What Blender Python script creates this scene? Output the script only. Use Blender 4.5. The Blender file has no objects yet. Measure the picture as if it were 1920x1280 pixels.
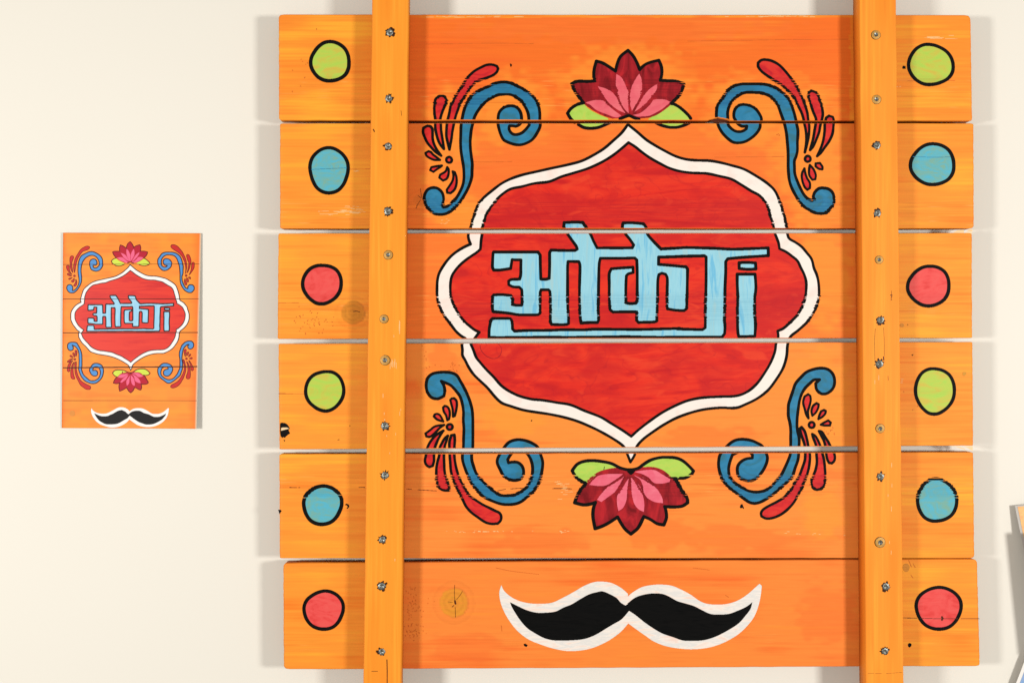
import bpy, math, random
import numpy as np
from mathutils import Vector

# ------------------------------------------------------------------ camera, world, lamps
S = 0.0007            # metres per unit; all sizes below are given in these units, read off the sign's front face
DC = 2000.0           # camera to the front face of the planks
WALL = 48.0           # wall behind that face
THK = 26.0            # plank thickness
BT = 36.0             # batten thickness
EXPO = 1.60           # light level the paint colours are measured at

scene = bpy.context.scene
col = bpy.data.collections.new("scene_objects"); scene.collection.children.link(col)

def P(x, y, d=0.0):
    """point seen at (x, y) of a straight-on view, lying d behind the front face of the planks"""
    k = (DC + d) / DC
    return ((x - 960.0) * S * k, d * S, (640.0 - y) * S * k)

cam_d = bpy.data.cameras.new("camera"); cam = bpy.data.objects.new("camera", cam_d); col.objects.link(cam)
cam.location = (0, -DC * S, 0); cam.rotation_euler = (math.radians(90), 0, 0)
cam_d.sensor_width = 36; cam_d.lens = 36.0 * DC / 1920.0
cam_d.clip_start = 0.05; cam_d.clip_end = 50
scene.camera = cam

w = bpy.data.worlds.new("World"); scene.world = w; w.use_nodes = True
w.node_tree.nodes["Background"].inputs[0].default_value = (1.0, 0.95, 0.88, 1)
w.node_tree.nodes["Background"].inputs[1].default_value = 0.45
def lamp(name, x, power):
    l = bpy.data.lights.new(name, 'AREA'); l.shape = 'RECTANGLE'; l.size = 0.34; l.size_y = 0.30; l.energy = power
    l.color = (1.0, 0.988, 0.965)
    o = bpy.data.objects.new(name, l); col.objects.link(o)
    o.location = (x, -1.75, -0.03)
    o.rotation_euler = (Vector((-.9 if x > 0 else .9, 0, 0)) - Vector(o.location)).to_track_quat('-Z', 'Y').to_euler()
lamp("studio_lamp", -1.75, 54)
lamp("studio_lamp", 1.75, 53)
vs = scene.view_settings
vs.view_transform = 'Standard'; vs.look = 'None'; vs.exposure = 0; vs.gamma = 1; vs.use_curve_mapping = False
scene.cycles.max_bounces = 6

# ------------------------------------------------------------------ helpers
def lin(c):
    c = np.asarray(c, float) / 255.0
    return np.where(c <= 0.04045, c / 12.92, ((c + 0.055) / 1.055) ** 2.4)
def alb(c):
    return np.minimum(lin(c) / EXPO, 0.86)

def tag(o, label=None, cat=None, group=None, kind=None):
    for k, v in (("label", label), ("category", cat), ("group", group), ("kind", kind)):
        if v: o[k] = v
def link(name, me, parent=None):
    o = bpy.data.objects.new(name, me); col.objects.link(o)
    if parent is not None:
        o.parent = parent
        if parent.parent is None: o.location = -Vector(parent.location)
    return o
def root(name, loc):
    o = bpy.data.objects.new(name, None); col.objects.link(o); o.location = loc; o.empty_display_size = 0.05
    return o
def mesh_np(name, verts, faces, mats):
    me = bpy.data.meshes.new(name)
    nv, nf = len(verts), len(faces)
    me.vertices.add(nv); me.vertices.foreach_set("co", np.asarray(verts, np.float32).ravel())
    me.loops.add(nf * 4); me.polygons.add(nf)
    me.loops.foreach_set("vertex_index", np.asarray(faces, np.int32).ravel())
    me.polygons.foreach_set("loop_start", np.arange(0, nf * 4, 4, dtype=np.int32))
    me.update(calc_edges=True); me.validate()
    for m in (mats if isinstance(mats, (list, tuple)) else [mats]): me.materials.append(m)
    return me

rng = np.random.RandomState(7)
def vnoise(x, y, seed):
    """smooth value noise, vectorised, 0..1"""
    x0 = np.floor(x).astype(np.int64); y0 = np.floor(y).astype(np.int64)
    fx = x - x0; fy = y - y0; fx = fx * fx * (3 - 2 * fx); fy = fy * fy * (3 - 2 * fy)
    def h(a, b):
        n = (a * 374761393 + b * 668265263 + seed * 1274126177) & 0x7fffffff
        n = ((n ^ (n >> 13)) * 1103515245) & 0x7fffffff
        n = (n ^ (n >> 16)) * 69069 & 0x7fffffff
        return (n & 0xffffff) / float(0xffffff)
    return (h(x0, y0) * (1 - fx) * (1 - fy) + h(x0 + 1, y0) * fx * (1 - fy)
            + h(x0, y0 + 1) * (1 - fx) * fy + h(x0 + 1, y0 + 1) * fx * fy)
def h1(i, seed):
    n = (int(i) * 374761393 + seed * 668265263) & 0x7fffffff
    n = ((n ^ (n >> 13)) * 1274126177) & 0x7fffffff
    return ((n ^ (n >> 16)) & 0xffff) / 65535.0

# bands where the grain is coarse and open (paint bleeds along it)
BANDS = [(141, 205, 1.0), (368, 430, 1.0), (546, 612, 1.0), (728, 742, .35), (884, 938, 1.0), (1180, 1225, .3)]
def band(y):
    a = 0.0
    for y0, y1, s in BANDS:
        m = min(1, (y - y0) / 8.0, (y1 - y) / 8.0)
        if m > 0: a = max(a, m * s)
    return a

# ------------------------------------------------------------------ materials
def nodes(name):
    m = bpy.data.materials.new(name); m.use_nodes = True
    nt = m.node_tree; b = nt.nodes["Principled BSDF"]
    return m, nt, b
def N(nt, t, **kw):
    n = nt.nodes.new(t)
    for k, v in kw.items():
        if k in n.inputs: n.inputs[k].default_value = v
        else: setattr(n, k, v)
    return n
def coord(nt, scale, rot=(0, 0, 0)):
    tc = N(nt, "ShaderNodeTexCoord"); mp = N(nt, "ShaderNodeMapping")
    mp.inputs["Scale"].default_value = scale; mp.inputs["Rotation"].default_value = rot
    nt.links.new(tc.outputs["Object"], mp.inputs[0]); return mp.outputs[0]
def noise(nt, vec, scale=1.0, detail=3, dist=0.0, rough=.55):
    n = N(nt, "ShaderNodeTexNoise"); n.inputs["Scale"].default_value = scale
    n.inputs["Detail"].default_value = detail; n.inputs["Distortion"].default_value = dist
    n.inputs["Roughness"].default_value = rough
    nt.links.new(vec, n.inputs["Vector"]); return n.outputs["Fac"]
def ramp(nt, fac, stops):
    r = N(nt, "ShaderNodeValToRGB"); e = r.color_ramp.elements
    while len(e) < len(stops): e.new(0.5)
    for i, (p, c) in enumerate(stops):
        e[i].position = p; e[i].color = (*c, 1)
    nt.links.new(fac, r.inputs[0]); return r.outputs[0]
def mixc(nt, fac, a, b, mode='MIX'):
    m = N(nt, "ShaderNodeMix"); m.data_type = 'RGBA'; m.blend_type = mode
    if isinstance(fac, float): m.inputs[0].default_value = fac
    else: nt.links.new(fac, m.inputs[0])
    for i, v in ((6, a), (7, b)):
        if isinstance(v, (tuple, list, np.ndarray)): m.inputs[i].default_value = (*[float(q) for q in v], 1)
        else: nt.links.new(v, m.inputs[i])
    return m.outputs[2]
def bandmask(nt):
    """1 in the open-grain bands, as a function of height on the sign"""
    tc = N(nt, "ShaderNodeTexCoord"); sp = N(nt, "ShaderNodeSeparateXYZ"); nt.links.new(tc.outputs["Object"], sp.inputs[0])
    mr = N(nt, "ShaderNodeMapRange"); mr.inputs[1].default_value = 640 * S; mr.inputs[2].default_value = -640 * S
    nt.links.new(sp.outputs[2], mr.inputs[0])
    stops = []
    for y0, y1, s in BANDS:
        v = (s, s, s); z = (0, 0, 0)
        stops += [(y0 / 1280, z), ((y0 + 10) / 1280, v), ((y1 - 10) / 1280, v), (y1 / 1280, z)]
    return ramp(nt, mr.outputs[0], stops)
def grainbump(nt, b, strength, vec_scale=(6, 6, 900), extra=None):
    n1 = noise(nt, coord(nt, vec_scale), 1.0, 3)
    bm = N(nt, "ShaderNodeBump"); bm.inputs["Strength"].default_value = strength; bm.inputs["Distance"].default_value = 0.0006
    nt.links.new(n1, bm.inputs["Height"]); nt.links.new(bm.outputs[0], b.inputs["Normal"])
def paint(name, cols, sc=(8, 8, 60), dist=1.2, rough=.52, gr=.25, dark=None, bump=.25, spec=.12, rot=(0, 0, 0)):
    """hand brushed paint: tones in brush direction, darker lines where the grain is open"""
    m, nt, b = nodes(name)
    f = noise(nt, coord(nt, sc, rot), 1.0, 4, dist)
    n = len(cols)
    c = ramp(nt, f, [(0.34 + 0.32 * i / max(1, n - 1), tuple(alb(k))) for i, k in enumerate(cols)])
    if gr > 0:
        g = noise(nt, coord(nt, (9, 9, 1000)), 1.0, 2)
        gl = ramp(nt, g, [(0.38, (0, 0, 0)), (0.62, (1, 1, 1))])
        bmk = bandmask(nt)
        mm = N(nt, "ShaderNodeMath", operation='MULTIPLY'); nt.links.new(bmk, mm.inputs[0]); nt.links.new(gl, mm.inputs[1])
        m2 = N(nt, "ShaderNodeMath", operation='MULTIPLY'); nt.links.new(mm.outputs[0], m2.inputs[0]); m2.inputs[1].default_value = gr
        c = mixc(nt, m2.outputs[0], c, alb(dark if dark else [k * .62 for k in cols[0]]))
    nt.links.new(c, b.inputs["Base Color"])
    b.inputs["Roughness"].default_value = rough; b.inputs["Specular IOR Level"].default_value = spec
    if bump: grainbump(nt, b, bump)
    return m

def paint_red(name, cols, sc, dist, gr=.5, dark=None):
    m = paint(name, cols, sc, dist, gr=gr, dark=dark)
    nt = m.node_tree; b = nt.nodes["Principled BSDF"]; src = b.inputs["Base Color"].links[0].from_socket
    f = noise(nt, coord(nt, (11, 11, 22)), 1.0, 3, 1.5)           # pooled, thicker paint
    r = ramp(nt, f, [(.42, (0, 0, 0)), (.62, (.7, .7, .7))])
    c = mixc(nt, r, src, alb((202, 30, 32)))
    f2 = noise(nt, coord(nt, (9, 9, 18)), 1.0, 1, 3.0)            # curved brush edges
    r2 = ramp(nt, f2, [(.47, (0, 0, 0)), (.50, (.38, .38, .38)), (.505, (0, 0, 0))])
    c = mixc(nt, r2, c, alb((184, 24, 34)))
    f3 = noise(nt, coord(nt, (20, 20, 60)), 1.0, 2, 1)
    r3 = ramp(nt, f3, [(.60, (0, 0, 0)), (.72, (.6, .6, .6))])
    c = mixc(nt, r3, c, alb((242, 72, 40)))
    nt.links.new(c, b.inputs["Base Color"]); return m
def attr_mat(name, bump=.35, vec=(6, 6, 900), rough=.55, spec=.12):
    m, nt, b = nodes(name)
    a = N(nt, "ShaderNodeAttribute"); a.attribute_name = "tone"
    nt.links.new(a.outputs["Color"], b.inputs["Base Color"])
    b.inputs["Roughness"].default_value = rough; b.inputs["Specular IOR Level"].default_value = spec
    grainbump(nt, b, bump, vec)
    return m

M = {}
M['plank'] = attr_mat("orange_plank_paint")
M['batten'] = attr_mat("orange_batten_paint", .3, (900, 6, 6))
M['paper'] = attr_mat("printed_paper", .0, (9, 9, 9), .5, .1)
M['black'] = paint("black_marker", [(20, 17, 15), (12, 11, 10)], gr=0, bump=.12, rough=.6, spec=.05)
M['tache'] = paint("black_enamel", [(6, 6, 6), (13, 12, 11), (8, 8, 8)], (30, 30, 160), gr=0, rough=.6, spec=.05, bump=.2)
M['red'] = paint_red("red_paint", [(206, 32, 30), (232, 46, 30), (238, 58, 34), (230, 46, 30)], (5, 5, 34), 2.2, gr=.75, dark=(188, 26, 34))
M['white'] = paint("cream_white_paint", [(252, 230, 218), (253, 241, 230), (251, 241, 228)], (30, 30, 40), 1.0, gr=.12, dark=(240, 205, 180))
M['mwhite'] = paint("streaky_white_paint", [(250, 222, 206), (252, 240, 228), (232, 228, 222), (252, 240, 230)], (26, 26, 120), 1.5, gr=0)
M['blue'] = paint("teal_blue_paint", [(52, 118, 140), (44, 128, 168), (56, 136, 174)], (30, 30, 60), 1.5, gr=.6, dark=(26, 92, 140))
M['sky'] = paint("light_blue_paint", [(168, 210, 216), (150, 211, 228), (160, 216, 230), (118, 194, 226)], (110, 110, 12), 1.2, gr=.35, dark=(110, 170, 195))
M['seed'] = paint("crimson_paint", [(196, 32, 42), (222, 44, 42), (228, 58, 46)], (40, 40, 90), 1.5, gr=.5, dark=(176, 22, 38))
M['maroon'] = paint("dark_red_paint", [(122, 12, 20), (158, 24, 34), (192, 34, 42)], (70, 70, 30), 1.0, gr=.6, dark=(112, 10, 20))
M['pink'] = paint("pink_paint", [(236, 98, 112), (243, 116, 124)], (60, 60, 60), 1, gr=.25, dark=(222, 74, 92))
M['pink2'] = paint("rose_pink_paint", [(240, 104, 126), (246, 124, 142)], (60, 60, 60), 1, gr=.25, dark=(214, 60, 84))
M['green'] = paint("lime_green_paint", [(172, 212, 82), (184, 218, 92), (196, 212, 88)], (40, 40, 60), 1.5, gr=.2)
M['dotgreen'] = paint("olive_lime_paint", [(176, 214, 84), (192, 208, 82), (212, 190, 76)], (26, 26, 60), 2.0, gr=.4)
M['dotblue'] = paint("turquoise_paint", [(88, 184, 208), (104, 180, 186), (126, 176, 158)], (40, 40, 70), 2.5, gr=.45, dark=(60, 150, 180))
M['dotred'] = paint("coral_red_paint", [(228, 66, 62), (240, 84, 80), (240, 92, 86)], (30, 30, 60), 2, gr=.15)
M['crack'] = paint("dark_wood_crack", [(70, 30, 12), (96, 40, 14)], gr=0, bump=0)
M['groove'] = paint("shallow_grain_line", [(206, 96, 34), (222, 110, 40)], gr=0, bump=0)
M['knot'] = paint("brown_knot", [(212, 138, 50), (222, 146, 48), (190, 116, 46)], (40, 40, 500), 1.5, gr=0)
M['knotg'] = paint("olive_knot", [(222, 150, 50), (208, 148, 46), (236, 138, 52)], (60, 60, 200), 1.5, gr=0)
M['bare'] = paint("bare_wood", [(252, 224, 178), (244, 206, 150)], (20, 20, 300), 1, gr=0)
M['scrape'] = paint("pale_scrape", [(252, 186, 112), (250, 200, 140)], (20, 20, 300), 1, gr=0)
def metal(name, c, r):
    m, nt, b = nodes(name)
    f = noise(nt, coord(nt, (900, 900, 900)), 1.0, 3)
    nt.links.new(ramp(nt, f, [(.35, tuple(lin(c) * .5)), (.65, tuple(lin(c)))]), b.inputs["Base Color"])
    b.inputs["Metallic"].default_value = .85; b.inputs["Roughness"].default_value = r
    return m
M['zinc'] = metal("zinc_screw", (128, 132, 126), .45)
M['brass'] = metal("yellow_zinc_screw", (190, 142, 66), .6)
M['brass'].node_tree.nodes["Principled BSDF"].inputs["Metallic"].default_value = .35
M['hole'] = paint("torn_wood_and_slot_shade", [(30, 16, 8), (84, 42, 14)], (900, 900, 900), 0, gr=0, bump=0)  # torn wood rim, and the shade painted into the screw recesses

def wall_mat():
    m, nt, b = nodes("cream_plaster")
    f = noise(nt, coord(nt, (2.2, 2.2, 2.2)), 1, 2)
    c = ramp(nt, f, [(.3, tuple(alb((244, 238, 225)))), (.7, tuple(alb((243, 237, 224))))])
    v = N(nt, "ShaderNodeTexVoronoi"); v.inputs["Scale"].default_value = 9.0
    nt.links.new(coord(nt, (1, 1, 1)), v.inputs["Vector"])
    sp = ramp(nt, v.outputs["Distance"], [(.004, (1, 1, 1)), (.009, (0, 0, 0))])
    n = noise(nt, coord(nt, (3, 3, 3)), 1, 1)
    nn = ramp(nt, n, [(.52, (0, 0, 0)), (.56, (.5, .5, .5))])
    mm = N(nt, "ShaderNodeMath", operation='MULTIPLY'); nt.links.new(sp, mm.inputs[0]); nt.links.new(nn, mm.inputs[1])
    c = mixc(nt, mm.outputs[0], c, alb((190, 175, 150)))
    nt.links.new(c, b.inputs["Base Color"]); b.inputs["Roughness"].default_value = .7
    b.inputs["Specular IOR Level"].default_value = .2
    g = noise(nt, coord(nt, (240, 240, 240)), 1, 3)
    bm = N(nt, "ShaderNodeBump"); bm.inputs["Strength"].default_value = .06; bm.inputs["Distance"].default_value = .0008
    nt.links.new(g, bm.inputs["Height"]); nt.links.new(bm.outputs[0], b.inputs["Normal"])
    return m
M['wall'] = wall_mat()

# ------------------------------------------------------------------ the wall
me = bpy.data.meshes.new("wall")
yw = WALL * S
me.from_pydata([(-3.2, yw, -2.4), (3.2, yw, -2.4), (3.2, yw, 2.4), (-3.2, yw, 2.4),
                (-3.2, yw + .1, -2.4), (3.2, yw + .1, -2.4), (3.2, yw + .1, 2.4), (-3.2, yw + .1, 2.4)], [],
               [(0, 1, 2, 3), (5, 4, 7, 6), (4, 0, 3, 7), (1, 5, 6, 2), (3, 2, 6, 7), (4, 5, 1, 0)])
me.materials.append(M['wall'])
wall = link("wall", me); tag(wall, "smooth cream painted wall behind the wooden sign and the small poster", kind="structure")

# ------------------------------------------------------------------ planks
# (left top x, left bottom x, right top x, right bottom x, top y left/right, bottom y left/right, corner radii tl tr br bl)
PL = [(522.5, 523, 1820, 1823, 27.5, 28.5, 225.3, 226.3, (7, 9, 3, 4)),
      (525, 525, 1825.5, 1826, 231.2, 231.2, 428.6, 428.2, (4, 4, 7, 3)),
      (522, 520.5, 1822.5, 1823, 437.6, 437.0, 635.4, 633.6, (2, 3, 2, 3)),
      (522, 524, 1823.5, 1825, 644.2, 641.0, 842.2, 835.0, (2, 2, 2, 2)),
      (523.5, 524.5, 1825, 1827, 851.0, 847.5, 1046.2, 1045.8, (4, 3, 6, 2)),
      (531, 532, 1832, 1837.5, 1055.4, 1047.8, 1254.2, 1247.8, (6, 7, 6, 8))]
def plank_top(i, x):
    p = PL[i]; t = (x - 523) / 1300.0
    return p[4] + (p[5] - p[4]) * t
def plank_bot(i, x):
    p = PL[i]; t = (x - 523) / 1300.0
    b = p[6] + (p[7] - p[6]) * t
    return b
def notch(x):    # piece torn out of the lower edge of the top plank
    t = np.clip(1 - np.abs((x - 1348) / 20.0), 0, 1)
    return 5.2 * t ** .6 * (0.85 + .3 * vnoise(x * .3, x * 0, 91))

INNER = [(245, 119, 44), (246, 127, 54), (247, 129, 56), (249, 150, 70), (249, 148, 70), (248, 142, 66)]
OUTER = [(249, 150, 52), (249, 155, 56), (249, 160, 58), (250, 158, 60), (250, 156, 58), (249, 156, 56)]
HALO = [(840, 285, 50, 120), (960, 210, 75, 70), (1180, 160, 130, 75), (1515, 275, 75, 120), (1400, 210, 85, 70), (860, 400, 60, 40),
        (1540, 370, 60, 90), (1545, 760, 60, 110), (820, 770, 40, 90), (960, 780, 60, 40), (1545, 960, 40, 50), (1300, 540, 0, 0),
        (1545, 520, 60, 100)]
RED = [(1380, 1010, 110, 26), (1020, 1015, 90, 26), (1240, 1000, 60, 30), (880, 1215, 70, 30), (1555, 1150, 60, 60), (830, 690, 30, 60),
       (1010, 330, 160, 60), (1160, 50, 300, 30), (1360, 320, 90, 60), (1330, 820, 90, 25)]
ORB = np.array([1.06, .965, .74])     # the orange reflects more red than the camera can record
KNOTS = [(661.5, 586, 22.5, 21.5, (205, 134, 42), .80, .9), (851, 1129, 27, 28, (226, 156, 50), .75, .5), (925, 657, 0, 0, (0, 0, 0), 0, 0), (800, 375, 26, 14, (214, 120, 52), .4, .2)]
def tone_plank(i, X, Y):
    c = np.zeros(X.shape + (3,))
    wob = 6 * (vnoise(Y / 9.0, Y * 0 + 3, 5 + i) - .5)
    t = np.clip((X - 742 + wob) / 10, 0, 1) * np.clip((1632 + wob - X) / 10, 0, 1)
    # narrow strips beside the battens where the redder coat stops short
    if i in (0,):
        t = t * np.where(X > 1594 + wob * .5, .45, 1) * np.where(Y < 34 + wob * .7, np.clip(vnoise(X / 40, Y / 3, 8) * 1.6 - .5, 0, 1), 1)
    inner, outer = lin(INNER[i]), lin(OUTER[i])
    ye, re = lin((253, 176, 58)), lin((243, 108, 44))
    big = vnoise(X / 150.0, Y / 45.0, 11 + i) * .6 + vnoise(X / 60.0, Y / 16.0, 21 + i) * .4
    st = vnoise(X / 170.0, Y / 5.0, 31 + i) * .55 + vnoise(X / 90.0, Y / 2.1, 41 + i) * .45
    fine = vnoise(X / 45.0, Y / 1.25, 51 + i)
    oc = outer + (ye - outer) * np.clip((big - .5) * 2.2 + (st - .5) * 1.4, 0, 1)[..., None]
    oc = oc + (lin((243, 122, 32)) - oc) * np.clip((.45 - big) * 1.3 + (.42 - st) * .9, 0, .8)[..., None]
    ic = inner + (re - inner) * np.clip((.5 - big) * 1.6 + (.42 - st) * .8, 0, .8)[..., None]
    ic = ic + (lin((249, 150, 60)) - ic) * np.clip((st - .6) * 1.2 + (big - .62) * 1.3, 0, .7)[..., None]
    h = np.zeros(X.shape)
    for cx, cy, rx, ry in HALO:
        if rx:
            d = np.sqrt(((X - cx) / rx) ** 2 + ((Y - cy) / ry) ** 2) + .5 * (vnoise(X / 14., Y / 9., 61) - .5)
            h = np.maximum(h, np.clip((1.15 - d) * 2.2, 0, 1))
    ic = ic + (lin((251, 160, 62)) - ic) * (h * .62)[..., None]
    h = np.zeros(X.shape)
    for cx, cy, rx, ry in RED:
        d = np.sqrt(((X - cx) / rx) ** 2 + ((Y - cy) / ry) ** 2) + .7 * (vnoise(X / 18., Y / 9., 71) - .5)
        h = np.maximum(h, np.clip((1.1 - d) * 3, 0, 1))
    ic = ic + (lin((245, 122, 56)) - ic) * (h * .55)[..., None]
    c = oc * (1 - t[..., None]) + ic * t[..., None]
    bd = np.vectorize(band)(Y[:, 0])[:, None]
    k = (fine - .5) * (.04 + .16 * bd) + (st - .5) * (.04 + .05 * bd)
    dk = np.clip((vnoise(X / 120.0, Y / 1.5, 81 + i) - .80) * 5, 0, 1) * (.05 + .34 * bd)
    c = c * (1 + k)[..., None]
    c = c + (lin((205, 84, 24)) - c) * (dk)[..., None]
    lt = np.clip((vnoise(X / 38.0, Y / 1.3, 181 + i) - .86) * 7, 0, 1) * (.05 + .5 * bd)
    c = c + (lin((253, 186, 110)) - c) * lt[..., None]
    for kx, ky, krx, kry, kc, al, rim in KNOTS:
        if not krx: continue
        d = np.sqrt(((X - kx) / krx) ** 2 + ((Y - ky) / kry) ** 2) + .10 * (vnoise(X / 7., Y / 5., 95) - .5)
        m = np.clip((1.02 - d) * 9, 0, 1) * al * (.75 + .5 * vnoise(X / 16., Y / 2., 96))
        rings = .93 + .09 * np.sin(d * 17)
        c = c + (lin(kc) * rings[..., None] - c) * np.clip(m, 0, 1)[..., None]
        r_ = np.exp(-((d - 1.0) / .05) ** 2) * rim * np.clip(.5 + .7 * (X - kx) / krx, .1, 1) * .6
        c = c + (lin((150, 84, 34)) - c) * r_[..., None]
        # grain bending round the knot
        g2 = np.exp(-((d - 1.35) / .28) ** 2) * (vnoise(d * 9, d * 0 + 2, 97) - .5) * .16
        c = c * (1 + g2)[..., None]
    ll = np.clip((vnoise(X / 400.0 + .3 * np.sin(Y), Y / 1.6, 88 + i) - .86) * 8, 0, 1) * .16
    c = c + (lin((212, 88, 26)) - c) * ll[..., None]
    bs = vnoise(X / 26. + 2 * vnoise(X / 60., Y / 9., 99), Y / 3.2, 98 + i) - .5      # brush hairs
    c = c * (1 + .06 * bs)[..., None]
    c = c * ORB
    return np.clip(c / EXPO, 0, .86)

def grid_block(name, xs_fn, nu, nv, depth_front, thick, tone_fn, mat, kk):
    """front face as a fine grid (for the paint tones), then edges and back"""
    U, V = np.meshgrid(np.linspace(0, 1, nu), np.linspace(0, 1, nv))
    X, Y = xs_fn(U, V)
    dep = np.full(X.shape, float(depth_front))
    dep[0, :] += 1.1; dep[-1, :] += 1.1; dep[:, 0] += 1.1; dep[:, -1] += 1.1
    tone = tone_fn(X, Y)
    def co(X, Y, d):
        return np.stack([(X - 960) * S * kk, d * S, (640 - Y) * S * kk], -1)
    F = co(X, Y, dep).reshape(-1, 3)
    idx = np.arange(nu * nv).reshape(nv, nu)
    quads = np.stack([idx[:-1, :-1], idx[1:, :-1], idx[1:, 1:], idx[:-1, 1:]], -1).reshape(-1, 4)
    loop = np.concatenate([idx[0, :-1], idx[:-1, -1], idx[-1, :0:-1], idx[:0:-1, 0]])
    n = len(loop)
    back = F[loop].copy(); back[:, 1] = (depth_front + thick) * S
    base = len(F)
    b = base + np.arange(n)
    sq = np.stack([loop, np.roll(loop, -1), np.roll(b, -1), b], -1)
    cen = back.mean(0)
    ci = base + n
    # back: strips to the centre, as degenerate-free quads
    bq = [(ci, base + j, base + (j + 1) % n, base + (j + 2) % n) for j in range(0, n - 1, 2)]
    if n % 2: bq.append((ci, base + n - 1, base, ci))
    bq = [q for q in bq if len(set(q)) == 4]
    verts = np.concatenate([F, back, cen[None]])
    faces = np.concatenate([quads, sq, np.array(bq)])
    me = mesh_np(name, verts, faces, mat)
    tl = tone.reshape(-1, 3)
    t = np.concatenate([tl, tl[loop] * .9, tl[:1]])
    a = me.color_attributes.new("tone", 'FLOAT_COLOR', 'POINT')
    a.data.foreach_set("color", np.concatenate([t, np.ones((len(t), 1))], 1).astype(np.float32).ravel())
    return me

sign = root("painted_sign", P(1172, 1252, WALL))
tag(sign, "large orange plank sign painted with a moustache, lotus flowers and Hindi lettering", "sign")

def corner(dy, r):
    dy = np.clip(dy, 0, r); return r - np.sqrt(np.maximum(r * r - (r - dy) ** 2, 0))
planks = []
for i, p in enumerate(PL):
    def xs(U, V, i=i, p=p):
        hgt = 198.0
        lx = p[0] + (p[1] - p[0]) * V[:, :1] + .7 * (vnoise(V[:, :1] * 30, V[:, :1] * 0, 300 + i) - .5)
        rx = p[2] + (p[3] - p[2]) * V[:, :1] + .7 * (vnoise(V[:, :1] * 30, V[:, :1] * 0, 310 + i) - .5)
        dt, db = V[:, :1] * hgt, (1 - V[:, :1]) * hgt
        r = p[8]
        lx = lx + np.maximum(corner(dt, r[0]), corner(db, r[3])); rx = rx - np.maximum(corner(dt, r[1]), corner(db, r[2]))
        X = lx + (rx - lx) * U
        top = plank_top(i, X) + .6 * (vnoise(X / 30., X * 0, 320 + i) - .5)
        bot = plank_bot(i, X) + .6 * (vnoise(X / 30., X * 0, 330 + i) - .5)
        if i == 0: bot = bot - notch(X)
        # rounded corners: the ends of the long edges pull in a little
        Y = top + (bot - top) * V
        return X, Y
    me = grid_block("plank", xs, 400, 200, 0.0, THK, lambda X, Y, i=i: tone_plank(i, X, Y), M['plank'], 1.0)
    planks.append(link("plank", me, sign))

# ------------------------------------------------------------------ battens
kb = (DC - BT) / DC
def bat_edges(side, y):
    if side == 0: l, r = 698 - 16.6 * y / 1280, 765.6 - 13.8 * y / 1280
    else: l, r = 1611 + 12.3 * y / 1280, 1680 + 14.6 * y / 1280
    return l, r
def tone_batten(s):
    def f(X, Y):
        base = lin((249, 160, 52)) if s == 0 else lin((250, 158, 56))
        a = vnoise(X / 5.0, Y / 160.0, 401 + s) * .6 + vnoise(X / 1.8, Y / 70.0, 411 + s) * .4
        b = vnoise(X / 25.0, Y / 130.0, 421 + s)
        c = base + (lin((252, 172, 64)) - base) * np.clip((a - .5) * 1.6, 0, 1)[..., None]
        c = c + (lin((248, 144, 42)) - c) * np.clip((.5 - b) * 1.5, 0, 1)[..., None]
        c = c * (1 + .14 * (a - .5))[..., None]
        dl = np.clip((vnoise(X / 1.5, Y / 120.0, 431 + s) - .82) * 6, 0, 1) * .22
        c = c + (lin((214, 110, 30)) - c) * dl[..., None]
        l, r = bat_edges(s, Y)
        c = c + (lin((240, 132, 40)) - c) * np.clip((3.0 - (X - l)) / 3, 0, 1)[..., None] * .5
        return np.clip(c * ORB / EXPO, 0, .86)
    return f
battens = []
for s in range(2):
    def xs(U, V, s=s):
        Y = -130 + 1560 * V
        l, r = bat_edges(s, Y)
        wv = .9 * (vnoise(Y / 60., Y * 0, 500 + s) - .5)
        X = l + (r - l) * U + wv
        return X, Y
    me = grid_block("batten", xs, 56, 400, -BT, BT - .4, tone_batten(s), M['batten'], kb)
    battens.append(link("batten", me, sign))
tag(battens[0], "vertical batten left of the painted shield"); tag(battens[1], "vertical batten right of the painted shield")

# ------------------------------------------------------------------ screws
def screw_mesh(name, r, seed, ring):
    rn = random.Random(seed)
    v, f, mi = [], [], []
    def ringv(rad, d, n, wob=0, cross=False):
        st = len(v)
        for k in range(n):
            a = 2 * math.pi * k / n
            q = rad * (1 + wob * (rn.random() - .5))
            dd = d
            if cross and (k % (n // 4)) in (0, 1, n // 4 - 1): dd = d + .20
            v.append((q * math.cos(a), dd, q * math.sin(a)))
        return st
    n = 24
    def band_(a, b, m):
        for k in range(n):
            f.append((a + k, a + (k + 1) % n, b + (k + 1) % n, b + k)); mi.append(m)
    z = -.14
    if ring:
        o = ringv(1.03, -.02, n, .05); i_ = ringv(.93, -.03, n, .03); band_(o, i_, 1)
        a = ringv(.95, z, n, .02); b = ringv(.80, z - .04, n)
    else:
        o = ringv(1.0, -.02, n, .75); i_ = ringv(.72, -.03, n, .2); band_(o, i_, 1)
        a = ringv(.76, z, n, .25); b = ringv(.62, z - .06, n, .12)
    c = ringv(.46, z - .10, n, 0); d = ringv(.26, z - .02, n, 0); e = ringv(.10, z + .05, n)
    band_(a, b, 2 if ring else 0); band_(b, c, 2 if ring else 0)
    for k in range(n):
        f.append((c + k, c + (k + 1) % n, d + (k + 1) % n, d + k)); mi.append(1 if k % (n // 4) in (0, n // 4 - 1) else 0)  # cross slot coloured dark, shade painted into the recess
    band_(d, e, 0)
    v.append((0, z + .08, 0)); cc = len(v) - 1
    for k in range(n): f.append((e + k, e + (k + 1) % n, cc)); mi.append(1)
    me = bpy.data.meshes.new(name); me.from_pydata([tuple(q * r for q in p) for p in v], [], f)
    for m in (M['zinc'], M['hole'], M['brass']): me.materials.append(m)
    me.polygons.foreach_set("material_index", mi); me.update()
    return me
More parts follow.
